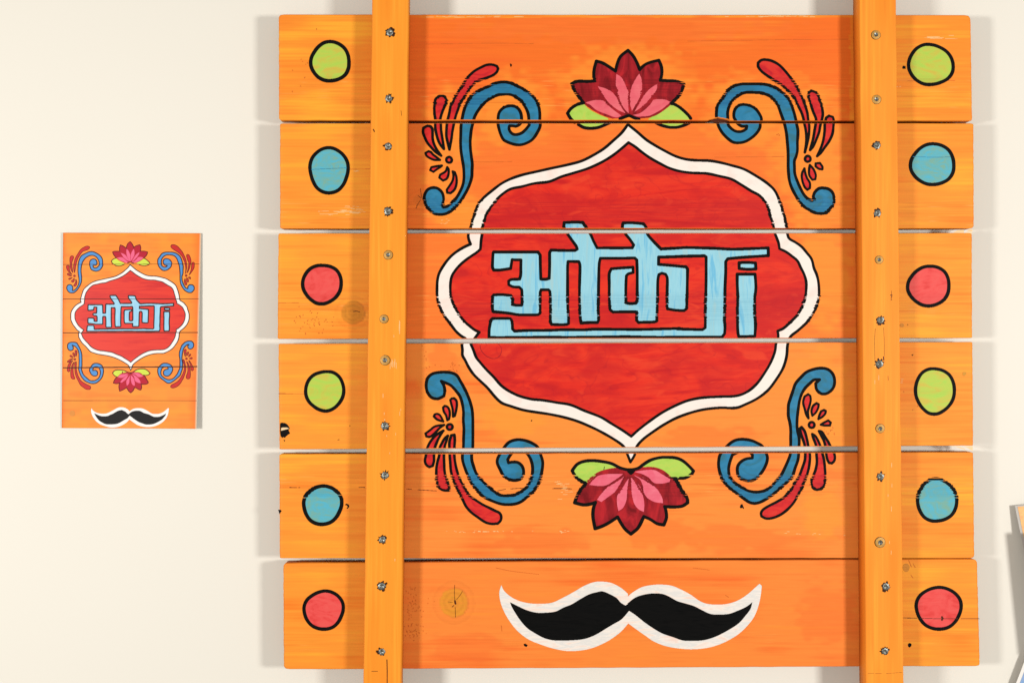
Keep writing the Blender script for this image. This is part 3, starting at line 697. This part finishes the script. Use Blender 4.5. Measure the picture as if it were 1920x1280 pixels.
T_STR = ["C 335 708 290 650 250 600 225 550 205 495 270 468 400 468 480 462 470 400 475 320 500 225 570 245 640 285 730 345 750 260 790 170 880 95 940 160 985 240 1020 325 1080 270 1160 235 1250 215 1280 290 1285 380 1265 455 1350 460 1450 465 1550 495 1530 570 1490 640 1440 690 1405 735",
         "C 345 722 260 750 190 800 155 850 190 910 240 960", "C 285 985 350 1020 430 1030 520 1020 600 990 655 965", "C 1400 725 1480 765 1550 820 1610 880 1632 912", "C 1612 965 1560 990 1480 1015 1400 1020 1320 1005 1260 985 1215 962",
         "C 785 915 850 890 895 878 950 903 1010 920"]
B_STR = ["H 370 560 340 590 300 640 270 700 240 780 350 805 430 795 490 775 465 850 460 950 485 1090 560 1065 650 1020 755 950 800 1030 850 1100 915 1155 1000 1080 1070 945 1150 980 1230 1030 1310 1045 1340 960 1335 880 1320 825 1420 830 1530 820 1595 780 1590 730 1530 640 1480 550 1440 490",
         "H 372 545 300 510 240 450 210 395 270 320 350 285 450 275 560 285 680 310 780 360 850 380 910 385 1000 368 1060 325 1150 270 1260 240 1350 235 1460 245 1540 280 1620 350 1665 400 1640 440 1570 480 1500 488", "H 1455 480 1395 480",
         "H 890 395 915 420 940 395", "H 590 385 597 350"]
stroke('lotus0', 'lotus', None, 'black', [line(s_, False) for s_ in T_STR], 6.0, jit=.6, label="lotus above the tip of the shield")
stroke('lotus1', 'lotus', None, 'black', [line(s_, False) for s_ in B_STR], 6.4, jit=.8, label="upside-down lotus under the shield"); LAY[-1]['wlist'] = [6.4, 6.0, 3, 8, 1.2]

# dots
DOT = [(619.2, 116, 36.6, 36, 'dotgreen'), (616.9, 319.1, 36.3, 41.5, 'dotblue'), (604, 532.6, 35.4, 36.8, 'dotred'), (609.2, 732.4, 35, 37.5, 'dotgreen'),
       (604.9, 946, 35.5, 35.8, 'dotblue'), (607.1, 1142.7, 36.5, 35.8, 'dotred'), (1745, 121.9, 42, 37.2, 'dotgreen'), (1748.7, 308.5, 39.8, 39, 'dotblue'),
       (1741.6, 536.2, 38.3, 37.5, 'dotred'), (1752.8, 732.4, 37.2, 41.6, 'dotgreen'), (1756.7, 937.4, 37.5, 38.8, 'dotblue'), (1760, 1139, 41, 40, 'dotred')]
for k, (x, y, rx, ry, m) in enumerate(DOT):
    e = ell(x, y, rx, ry, 40 + k, 17, .036)
    fill('dot%d' % k, 'dot', None, m, e)
    stroke('dot%dl' % k, 'dot_outline', 'dot%d' % k, 'black', [line(e)], 6.2 + .9 * h1(k, 2), jit={4: .5, 10: .9}.get(k, .15))
strokes('dotmarks', 'crack', 'plank5', 'crack', [line("X 1766 1156 1767.5 1158.5 1766 1161", False), line("X 1726 1158 1760 1159 1796 1159", False)], [3.6, .9])
strokes('dotlines', 'crack', 'plank1', 'blue', [line("X 584 318 616 316.5 650 315", False), line("X 1712 294 1750 295 1782 294.5", False)], .9)

# moustache
MW = ("K 255 230 290 300 370 370 470 420 600 450 750 455 870 440 1000 380 1130 310 1250 240 1370 195 1480 190 1590 210 1700 270 1775 335 L 110 365 180 310 280 255 400 230 520 225 640 240 760 290 870 350 970 420 1060 455 1200 465 1330 450 1450 405 1560 330 1650 250 "
      "1690 215 1718 240 1705 350 1680 470 1630 600 1560 700 1460 800 1340 880 1200 945 1050 985 880 1000 720 990 560 960 420 905 310 830 210 760 115 690 K 1700 780 1600 860 1480 930 1330 990 1170 1018 1020 1018 860 985 720 940 580 880 450 780 360 670 290 550 245 430 232 320")
MB_ = ("K 360 435 450 480 560 530 680 560 800 560 910 545 1000 500 1100 460 1200 400 1310 340 1400 315 1470 305 1560 340 1640 385 1690 440 1745 475 1775 455 L 100 455 190 385 280 350 400 330 520 335 600 365 700 420 800 450 900 480 1000 530 1100 575 1200 582 1320 575 1420 540 "
       "1530 490 1605 435 1580 520 1520 600 1440 690 1300 780 1160 850 1030 890 900 900 770 895 650 855 520 810 400 740 300 670 200 590 125 540 K 1700 640 1600 700 1500 760 1400 820 1280 870 1150 890 900 895 780 870 680 820 570 750 480 650 420 560 375 480")
fill('tachew', 'moustache_rim', 'tache', 'mwhite', MW)
fill('tache', 'moustache', None, 'tache', MB_, label="black painted moustache edged in white")

# cracks and scuffs on the battens (their own plane)
strokes('bc0', 'crack', 'batten0', 'crack', [line("X 725.5 1236 726 1258 726 1282 727 1340", False), line("X 708 1257.5 697 1257.5", False), line("X 752 208 753 217", False), line("X 700 243 702 247", False)], [1.6, .9, .7, 2.0], plane='batten')
strokes('bc1', 'crack', 'batten1', 'crack', [line("X 1641 616 1640 640 1640.5 677", False), line("X 1656.5 614 1658 640 1658 668", False), line("X 1671.5 545 1671 563", False), line("X 1656.5 669 1657.2 675", False), line("X 1665 705 1665.5 713", False),
        line("X 1626 1261 1640 1261.5 1660 1262 1672 1261 1692 1259.5", False), line("X 1605 300 1606 330", False)], [.7, .5, .6, 2.0, .6, .4, .4], plane='batten')
ss = []
for cx, cy, sx, sy, n, L in ((737, 682, 9, 6, 9, 9), (749, 612, 1.5, 12, 5, 14), (1648, 700, 12, 60, 5, 8), (725, 780, 30, 200, 10, 6), (1668, 950, 8, 120, 6, 8)):
    for _ in range(n):
        x, y = cx + rn.gauss(0, sx * .5), cy + rn.gauss(0, sy * .5); l = L * rn.uniform(.4, 1.2); ss.append([(x, y - l / 2), (x, y + l / 2)])
stroke('bs0', 'pale_scrape', 'batten0', 'scrape', [s_ for s_ in ss if s_[0][0] < 1000], 1.2, plane='batten', jit=0)['stuff'] = True
stroke('bs1', 'pale_scrape', 'batten1', 'scrape', [s_ for s_ in ss if s_[0][0] > 1000], 1.2, plane='batten', jit=0)['stuff'] = True

# ------------------------------------------------------------------ scan the drawing into rows of paint that follow the grain
def poly_rows(pts, y0, row, nrow):
    cr = {}
    n = len(pts)
    for i in range(n):
        (xa, ya), (xb, yb) = pts[i], pts[(i + 1) % n]
        if ya == yb: continue
        if ya > yb: xa, ya, xb, yb = xb, yb, xa, ya
        k0 = max(0, int(math.ceil((ya - y0) / row - .5))); k1 = min(nrow - 1, int(math.ceil((yb - y0) / row - .5)) - 1)
        for k in range(k0, k1 + 1):
            yc = y0 + (k + .5) * row
            cr.setdefault(k, []).append(xa + (xb - xa) * (yc - ya) / (yb - ya))
    out = {}
    for k, v in cr.items():
        v.sort(); out[k] = [(v[i], v[i + 1]) for i in range(0, len(v) - 1, 2)]
    return out
def stroke_rows(pts, r, y0, row, nrow, out, seed=0):
    for i in range(len(pts) - 1):
        (xa, ya), (xb, yb) = pts[i], pts[i + 1]
        ra = r * (1 + .16 * (vn1(i * .13 + seed) - .5)); rb = ra
        dx, dy = xb - xa, yb - ya; L = math.hypot(dx, dy)
        k0 = max(0, int(math.floor((min(ya, yb) - ra - y0) / row))); k1 = min(nrow - 1, int(math.ceil((max(ya, yb) + ra - y0) / row)))
        if L > 1e-6:
            nx, ny = -dy / L * ra, dx / L * ra
            q = [(xa + nx, ya + ny), (xb + nx, yb + ny), (xb - nx, yb - ny), (xa - nx, ya - ny)]
        for k in range(k0, k1 + 1):
            yc = y0 + (k + .5) * row; lo, hi = 1e9, -1e9
            for cx, cy in ((xa, ya), (xb, yb)):
                t = ra * ra - (yc - cy) ** 2
                if t > 0:
                    t = math.sqrt(t); lo = min(lo, cx - t); hi = max(hi, cx + t)
            if L > 1e-6:
                for j in range(4):
                    (x1, y1), (x2, y2) = q[j], q[(j + 1) % 4]
                    if (y1 - yc) * (y2 - yc) < 0:
                        x = x1 + (x2 - x1) * (yc - y1) / (y2 - y1); lo = min(lo, x); hi = max(hi, x)
            if hi > lo: out.setdefault(k, []).append((lo, hi))
def vn1(t):
    i = math.floor(t); f = t - i; f = f * f * (3 - 2 * f); return h1(i, 77) * (1 - f) + h1(i + 1, 77) * f
def union(iv):
    iv.sort(); out = []
    for a, b in iv:
        if out and a <= out[-1][1]:
            if b > out[-1][1]: out[-1][1] = b
        else: out.append([a, b])
    return out
def subtract(iv, occ):
    out = []
    for a, b in iv:
        for c, d in occ:
            if d <= a or c >= b: continue
            if c > a: out.append((a, c))
            a = max(a, d)
            if a >= b: break
        if a < b: out.append((a, b))
    return out

def rows_for(L, y0, row, nrow, tf=None, wk=1.0):
    shapes = L['shapes'] if tf is None else [[tf(p) for p in s] for s in L['shapes']]
    if L['kind'] == 'fill':
        r = poly_rows(shapes[0], y0, row, nrow)
    else:
        r = {}
        wl = L.get('wlist')
        for j, s in enumerate(shapes): stroke_rows(s, (wl[j] if wl else L['w']) * .5 * wk, y0, row, nrow, r, j * 3.7)
        r = {k: union(v) for k, v in r.items()}
    return r

def jitter(iv, y, seed, amp, is_stroke):
    """bleed along the grain: each fibre row moves its ends a little; now and then a fibre stays unpainted"""
    b = band(y) * amp
    cell = int(math.floor(y / 1.3 + .5 * h1(int(y / 7), 5)))
    row = int(math.floor(y / .5))
    out = []
    for n, (a, c) in enumerate(iv):
        u = [h1(cell, seed * 7 + q + n) for q in (1, 3)]; f = [h1(row, seed * 5 + q + n) for q in (2, 4)]
        if is_stroke:
            cut = b > .2 and h1(row // 2, 901) > .985 - .06 * amp and c - a < 26     # the same raised fibres stay bare right across
            if cut and h1(row // 2, 77 + int(a / 24)) > .35: continue
            j = [(.10 * (f[q] * 2 - 1)) + b * (2.1 * u[q] ** 3.0 - .9 * (1 - u[q]) ** 2) for q in (0, 1)]
            a -= j[0]; c += j[1]
        else:
            a += (.2 + .8 * b) * (u[0] - .5); c += (.2 + .8 * b) * (u[1] - .5)
        if c - a > .15: out.append((a, c))
    return out

def build_rows(layers, y0, y1, row, clipf, coordf, objname_mesh, jit=True, tf=None, wk=1.0, split=None):
    nrow = int((y1 - y0) / row)
    R = []
    for li, L in enumerate(layers):
        r = rows_for(L, y0, row, nrow, tf, wk)
        R.append(r)
    quads = [[] for _ in layers]
    for k in range(nrow):
        yc = y0 + (k + .5) * row
        occ = []
        for li in range(len(layers) - 1, -1, -1):
            iv = R[li].get(k)
            if not iv: continue
            if jit:
                L = layers[li]; iv = jitter([tuple(q) for q in iv], yc, li + 1, L.get('jit', 1.0), L['kind'] == 'stroke')
            iv = clipf(iv, yc)
            if not iv: continue
            iv = union([list(q) for q in iv])
            vis = subtract([tuple(q) for q in iv], occ)
            for a, b in vis:
                if b - a > .05:
                    if split:
                        n = max(1, int(math.ceil((b - a) / split)))
                        for j in range(n): quads[li].append((a + (b - a) * j / n, a + (b - a) * (j + 1) / n, yc))
                    else: quads[li].append((a, b, yc))
            occ = union([list(o) for o in occ] + [list(q) for q in iv])
    meshes = []
    for li, L in enumerate(layers):
        q = quads[li]
        if not q: meshes.append(None); continue
        q = np.array(q); h = row / 2
        x = np.stack([q[:, 0], q[:, 1], q[:, 1], q[:, 0]], 1).ravel(); y = np.stack([q[:, 2] + h, q[:, 2] + h, q[:, 2] - h, q[:, 2] - h], 1).ravel()
        v = coordf(x, y)
        f = np.arange(len(x)).reshape(-1, 4)
        meshes.append(mesh_np(L['name'], v, f, M[L['mat']]))
    return meshes

def clip_planks(iv, yc):
    out = []
    for i in range(6):
        t0, t1, b0, b1 = PL[i][4], PL[i][5], PL[i][6], PL[i][7]
        if yc < min(t0, t1) or yc > max(b0, b1): continue
        lo, hi = 521.0, 1838.0
        if t1 != t0:      # need top(x) + .9 < yc
            xs_ = 523 + 1300 * (yc - .9 - t0) / (t1 - t0)
            if t1 < t0: lo = max(lo, xs_)
            else: hi = min(hi, xs_)
        elif yc < t0 + .9: continue
        if b1 != b0:
            xs_ = 523 + 1300 * (yc + .9 - b0) / (b1 - b0)
            if b1 < b0: hi = min(hi, xs_)
            else: lo = max(lo, xs_)
        elif yc > b0 - .9: continue
        seg = [(lo, hi)]
        if i == 0 and yc > 218:
            w_ = [x for x in np.arange(1326, 1371, 1.0) if 226 - float(notch(np.array([x]))[0]) < yc + 1.2]
            if w_: seg = [(lo, w_[0]), (w_[-1], hi)]
        for a, b in iv:
            for lo_, hi_ in seg:
                aa, bb = max(a, lo_), min(b, hi_)
                if bb > aa: out.append((aa, bb))
    return out
def coord_plank(x, y):
    return np.stack([(x - 960) * S, np.full(x.shape, -.00022), (640 - y) * S], 1)
def coord_batten(x, y):
    return np.stack([(x - 960) * S * kb, np.full(x.shape, -BT * S - .0001), (640 - y) * S * kb], 1)

pl_layers = [L for L in LAY if L['plane'] == 'plank']
ba_layers = [L for L in LAY if L['plane'] == 'batten']
ms = build_rows(pl_layers, 20, 1260, .5, clip_planks, coord_plank, None)
def clip_bat(iv, yc):
    out = []
    for s in range(2):
        l, r = bat_edges(s, yc)
        for a, b in iv:
            aa, bb = max(a, l + 2), min(b, r - 2)
            if bb > aa: out.append((aa, bb))
    return out
mb = build_rows(ba_layers, -100, 1400, .5, clip_bat, coord_batten, None)

objs = {}
for i in range(6): objs['plank%d' % i] = planks[i]
objs['plank'] = planks[0]
for i in range(2): objs['batten%d' % i] = battens[i]
pairs = [(L, m) for L, m in list(zip(pl_layers, ms)) + list(zip(ba_layers, mb)) if m is not None]
for L, m in pairs:
    if L['parent'] is None:
        o = link(L['name'], m, sign); objs[L['key']] = o
        if L.get('label'): tag(o, L['label'])
def plank_of(L):
    y = np.mean([p[1] for s in L['shapes'][:1] for p in s])
    for i in range(6):
        if y < PL[i][6] + 3: return planks[i]
    return planks[5]
for L, m in pairs:
    if L['parent'] is None: continue
    par = plank_of(L) if L['parent'] == 'plank' else objs[L['parent']]
    o = bpy.data.objects.new(L['name'], m); col.objects.link(o); o.parent = par
    if L.get('stuff'): o['kind'] = 'stuff'

# torn splinters at the right end of the third plank and the fourth
def chip(pts, d0, d1, mat, parent, name="splinter"):
    n = len(pts); v = [P(x, y, d0) for x, y in pts] + [P(x, y, d1) for x, y in pts]
    me = bpy.data.meshes.new(name); me.from_pydata(v, [], [tuple(range(n))[::-1], tuple(range(n, 2 * n))] + [(i, (i + 1) % n, n + (i + 1) % n, n + i) for i in range(n)])
    me.materials.append(M[mat]); o = bpy.data.objects.new(name, me); col.objects.link(o); o.parent = parent
chip([(1786, 437.2), (1795, 432), (1806, 430.6), (1808, 433), (1807, 437.6)], 3, 9, 'bare', planks[2])
chip([(1808, 438), (1811, 435.5), (1817, 434.6), (1823, 435.4), (1822, 438.4)], 2, 7, 'bare', planks[2])
chip([(1812, 433.8), (1818, 429.6), (1824, 430.4), (1823, 434)], 4, 8, 'bare', planks[1])
chip([(1780, 836), (1792, 837.2), (1806, 841.5), (1812, 845), (1808, 840), (1798, 836)], 2, 7, 'bare', planks[3])
chip([(1806, 836), (1815, 840), (1824, 845), (1824, 835.6)], 3, 8, 'bare', planks[3])
chip([(1331, 226), (1336, 223.4), (1345, 222), (1353, 221.6), (1362, 224), (1366, 228), (1356, 230), (1340, 230)], 8, 22, 'crack', planks[0], 'torn_edge')

# ------------------------------------------------------------------ the small poster on the wall
PY0, PY1 = 436.4, 802.2
def pe(y):
    v = (y - PY0) / (PY1 - PY0); return 118.7 - 3.3 * v, 377.0 - 6.6 * v
def p_lift(x, y):
    l = 118.7; u = (x - l) / 256.0; v = (y - PY0) / (PY1 - PY0)
    u = np.clip(u, 0, 1); v = np.clip(v, 0, 1)
    return 5.0 - 2.0 * v + (-2.5 + 10.5 * v) * u ** 3 + .6 * np.sin(u * 3.1)
def p_co(x, y, off=0.0):
    d = WALL - p_lift(x, y) - off
    k = (DC + WALL - 4) / DC
    return np.stack([(x - 960) * S * k, d * S, (640 - y) * S * k], -1)
def tf_poster(p):
    x, y = p
    X = 244.5 + (x - 1177) * .312
    Y = 453.3 + (y - 95) * .3122 if y < 1047 else 750.6 + (y - 1047) * .292
    if y > 1060: X = 245.3 + (x - 1182) * .3015
    u, v = (X - 118) / 256., (Y - PY0) / (PY1 - PY0)
    return (X - 2.6 * max(0, u) * max(0, v), Y - .8 * 0)
poster = root("poster", P(245, 802, WALL))
tag(poster, "small orange poster on the cream wall printed with the same shield and moustache", "poster")
nu, nv = 66, 186
U_, V_ = np.meshgrid(np.linspace(0, 1, nu), np.linspace(0, 1, nv))
YY = PY0 + V_ * (PY1 - PY0) + .8 * U_
l_, r_ = pe(PY0 + V_ * (PY1 - PY0)); XX = l_ + (r_ - l_) * U_
Vt = p_co(XX, YY).reshape(-1, 3)
idx = np.arange(nu * nv).reshape(nv, nu)
fq = np.stack([idx[:-1, :-1], idx[1:, :-1], idx[1:, 1:], idx[:-1, 1:]], -1).reshape(-1, 4)
# a back face and edges, so that the sheet has a thickness
Vb = Vt.copy(); Vb[:, 1] += .00025
loop = np.concatenate([idx[0, :-1], idx[:-1, -1], idx[-1, :0:-1], idx[:0:-1, 0]])
ed = np.stack([loop, np.roll(loop, -1), np.roll(loop, -1) + nu * nv, loop + nu * nv], -1)
pm = mesh_np("paper_sheet", np.concatenate([Vt, Vb]), np.concatenate([fq, fq[:, ::-1] + nu * nv, ed]), M['paper'])
sx = (XX - 244.5) / .312 + 1177; sy = np.where(YY < 750.6, (YY - 453.3) / .3122 + 95, (YY - 750.6) / .292 + 1047)
base = lin((250, 158, 74)) * np.ones(XX.shape + (1,))
n1 = vnoise(sx / 150, sy / 12., 700); n2 = vnoise(sx / 60, sy / 40, 701)
base = base + (lin((248, 140, 66)) - base) * np.clip((.55 - n1) * 2, 0, 1)[..., None] * .7
base = base + (lin((252, 176, 70)) - base) * np.clip((n2 - .5) * 2, 0, 1)[..., None] * .6
base = base + (lin((240, 112, 50)) - base) * (np.clip((U_ - .93) / .07, 0, 1) * .7 + np.clip((.03 - U_) / .03, 0, 1) * .5)[..., None]
edge = ((XX > r_ - 2.4 * (1 - .75 * V_)))
base[edge] = lin((244, 240, 236))
tt = np.clip(base * np.array([1.06, .88, .62]), 0, 1.3).reshape(-1, 3) / EXPO
tt = np.concatenate([tt, np.full((nu * nv, 3), .6)])
a = pm.color_attributes.new("tone", 'FLOAT_COLOR', 'POINT')
a.data.foreach_set("color", np.concatenate([tt, np.ones((len(tt), 1))], 1).astype(np.float32).ravel())
link("paper_sheet", pm, poster)

def flat(name, c): return paint(name, [c, tuple(min(255, k * 1.03) for k in c)], (200, 200, 200), 0, gr=0, bump=0, rough=.5, spec=.1)
PM = {'black': 'pblack', 'tache': 'ptache', 'red': 'pred', 'white': 'pwhite', 'mwhite': 'pwhite', 'blue': 'pblue', 'sky': 'psky', 'seed': 'pseed', 'maroon': 'pmaroon', 'pink': 'ppink', 'pink2': 'ppink', 'green': 'pgreen'}
for k, c in dict(pblack=(52, 30, 30), ptache=(22, 19, 19), pwhite=(250, 244, 240), pblue=(86, 148, 212), pseed=(204, 46, 42), pmaroon=(186, 28, 50), ppink=(240, 104, 140), pgreen=(212, 228, 80), pline=(56, 22, 14)).items():
    M[k] = flat("print_" + k, c)
M['pred'] = paint("print_red", [(214, 44, 42), (232, 58, 44), (236, 62, 46)], (14, 14, 140), 1.2, gr=0, bump=0, rough=.45)
M['psky'] = paint("print_light_blue", [(170, 222, 242), (150, 206, 238)], (300, 300, 50), 1.2, gr=0, bump=0, rough=.45)
PKEEP = {'shield_border': 'printed_border', 'shield_field': 'printed_field', 'shield_outline': 'printed_outline', 'lettering': 'printed_lettering', 'letter_dot': 'printed_letter', 'letter': 'printed_letter',
         'lettering_outline': 'printed_lettering_outline', 'scroll': 'printed_scroll', 'scroll_outline': 'printed_scroll_outline', 'petal': 'printed_petal', 'flower_centre': 'printed_flower_centre', 'petal_spray': 'printed_spray_outline',
         'leaf': 'printed_leaf', 'outer_petals': 'printed_lotus_petals', 'inner_petal': 'printed_inner_petal', 'lotus': 'printed_lotus_outline', 'moustache_rim': 'printed_moustache_rim', 'moustache': 'printed_moustache'}
PW = {'shield_outline': .30, 'lettering_outline': .40, 'scroll_outline': .32, 'petal_spray': .24, 'lotus': .27}
player = []
for L in pl_layers:
    if L['name'] not in PKEEP: continue
    Q_ = dict(L); Q_['name'] = PKEEP[L['name']]; Q_['mat'] = PM[L['mat']]
    if L['kind'] == 'stroke':
        if 'wlist' in Q_: Q_.pop('wlist')
        Q_['w'] = L['w'] * PW.get(L['name'], .3) / .312
        if L['name'] in ('petal_spray', 'lotus'): Q_['mat'] = 'pdark'
    player.append(Q_)
M['pdark'] = flat("print_dark_red", (112, 24, 26))
gl = [[(774, 231.5), (1610, 228)], [(774, 439), (1610, 437.5)], [(774, 641), (1610, 639)], [(774, 851), (1610, 843)], [(774, 1047.5), (1610, 1047)]]
for k, (g_, w_) in enumerate(zip(gl, (3.0, 4.2, 5.6, 7.6, 3.0))):
    player.append(dict(key='pl%d' % k, name='printed_plank_gap', parent=None, mat='pline', kind='stroke', shapes=[g_], w=w_ * .85, plane='p'))
kn = ell(818, 1129, 18, 20, 6)
M['pknot'] = flat("print_knot", (222, 142, 62)); player.insert(0, dict(key='pk', name='printed_knot', parent=None, mat='pknot', kind='fill', shapes=[kn], plane='p'))
def clip_p(iv, yc):
    l, r = pe(yc); out = []
    for a, b in iv:
        aa, bb = max(a, l + .4), min(b, r - 2.5 * (1 - .75 * (yc - PY0) / (PY1 - PY0)))
        if bb > aa: out.append((aa, bb))
    return out
for Q_ in player:
    if Q_['kind'] == 'stroke': Q_['w'] = Q_['w'] * .312
pmz = build_rows(player, 437, 801.9, .25, clip_p, lambda x, y: p_co(x, y, .28), None, jit=False, tf=tf_poster, wk=1.0, split=8)
for Q_, m in zip(player, pmz):
    if m is not None: link(Q_['name'], m, poster)

# ------------------------------------------------------------------ cards hanging at the right edge of the view
def card(name, c, lift, mat, border=None, bmat=None, label='', thick=.6):
    """c: four corners as seen, lift: height of each corner off the wall"""
    r = root(name, P(*c[3], WALL - lift[3])); tag(r, label, "card")
    def q(u, v, off=0):
        x = (c[0][0] * (1 - u) + c[1][0] * u) * (1 - v) + (c[3][0] * (1 - u) + c[2][0] * u) * v
        y = (c[0][1] * (1 - u) + c[1][1] * u) * (1 - v) + (c[3][1] * (1 - u) + c[2][1] * u) * v
        l = (lift[0] * (1 - u) + lift[1] * u) * (1 - v) + (lift[3] * (1 - u) + lift[2] * u) * v
        return P(x, y, WALL - l - off)
    n = 12
    def sheet(nm, u0, u1, v0, v1, off, th, m, parent):
        v = []
        for o_ in (off, off - th):
            for j in range(n + 1):
                for i in range(n + 1): v.append(q(u0 + (u1 - u0) * i / n, v0 + (v1 - v0) * j / n, o_))
        N_ = (n + 1) ** 2; f = []
        for j in range(n):
            for i in range(n):
                a_ = j * (n + 1) + i; f.append((a_, a_ + n + 1, a_ + n + 2, a_ + 1)); f.append((a_ + N_ + 1, a_ + N_ + n + 2, a_ + N_ + n + 1, a_ + N_))
        ring = [i for i in range(n + 1)] + [(j) * (n + 1) + n for j in range(1, n + 1)] + [n * (n + 1) + i for i in range(n - 1, -1, -1)] + [j * (n + 1) for j in range(n - 1, 0, -1)]
        for i in range(len(ring)):
            a_, b_ = ring[i], ring[(i + 1) % len(ring)]; f.append((a_, b_, b_ + N_, a_ + N_))
        me = bpy.data.meshes.new(nm); me.from_pydata(v, [], f); me.materials.append(m); link(nm, me, parent)
    sheet("card_sheet", 0, 1, 0, 1, 0, thick, mat, r)
    if border: sheet("card_print", border[0], border[1], border[2], border[3], .35, .3, bmat, r)
M['card_white'] = flat("card_white", (246, 240, 232)); M['card_orange'] = paint("card_orange", [(252, 190, 120), (250, 200, 130), (250, 176, 120)], (60, 60, 200), 1, gr=0, bump=0)
M['card_blue'] = paint("card_blue", [(150, 180, 218), (160, 178, 214), (140, 176, 220)], (60, 60, 60), 1, gr=0, bump=0); M['card_grey'] = flat("card_grey_edge", (196, 190, 182))
card("leaflet", [(1902.8, 947.5), (2010, 938), (2040, 1130), (1944, 1150)], (10, 14, 30, 30), M['card_grey'], (.045, .96, .012, .97), M['card_orange'], "tilted leaflet with orange print cut off by the right edge of the photo")
card("shadow_card", [(1932, 1001), (2040, 998), (2052, 1225), (1956, 1230)], (44, 44, 44, 44), M['card_white'], None, None, "unseen pale card added out of view to cast the shadow below the orange leaflet")  # unseen card, added only to throw its shadow onto the wall
card("blue_card", [(1962, 1132), (2070, 1170), (2002, 1370), (1880, 1345)], (14, 14, 14, 14), M['card_white'], (.055, .95, .04, .95), M['card_blue'], "white edged card with blue print at the bottom right corner")
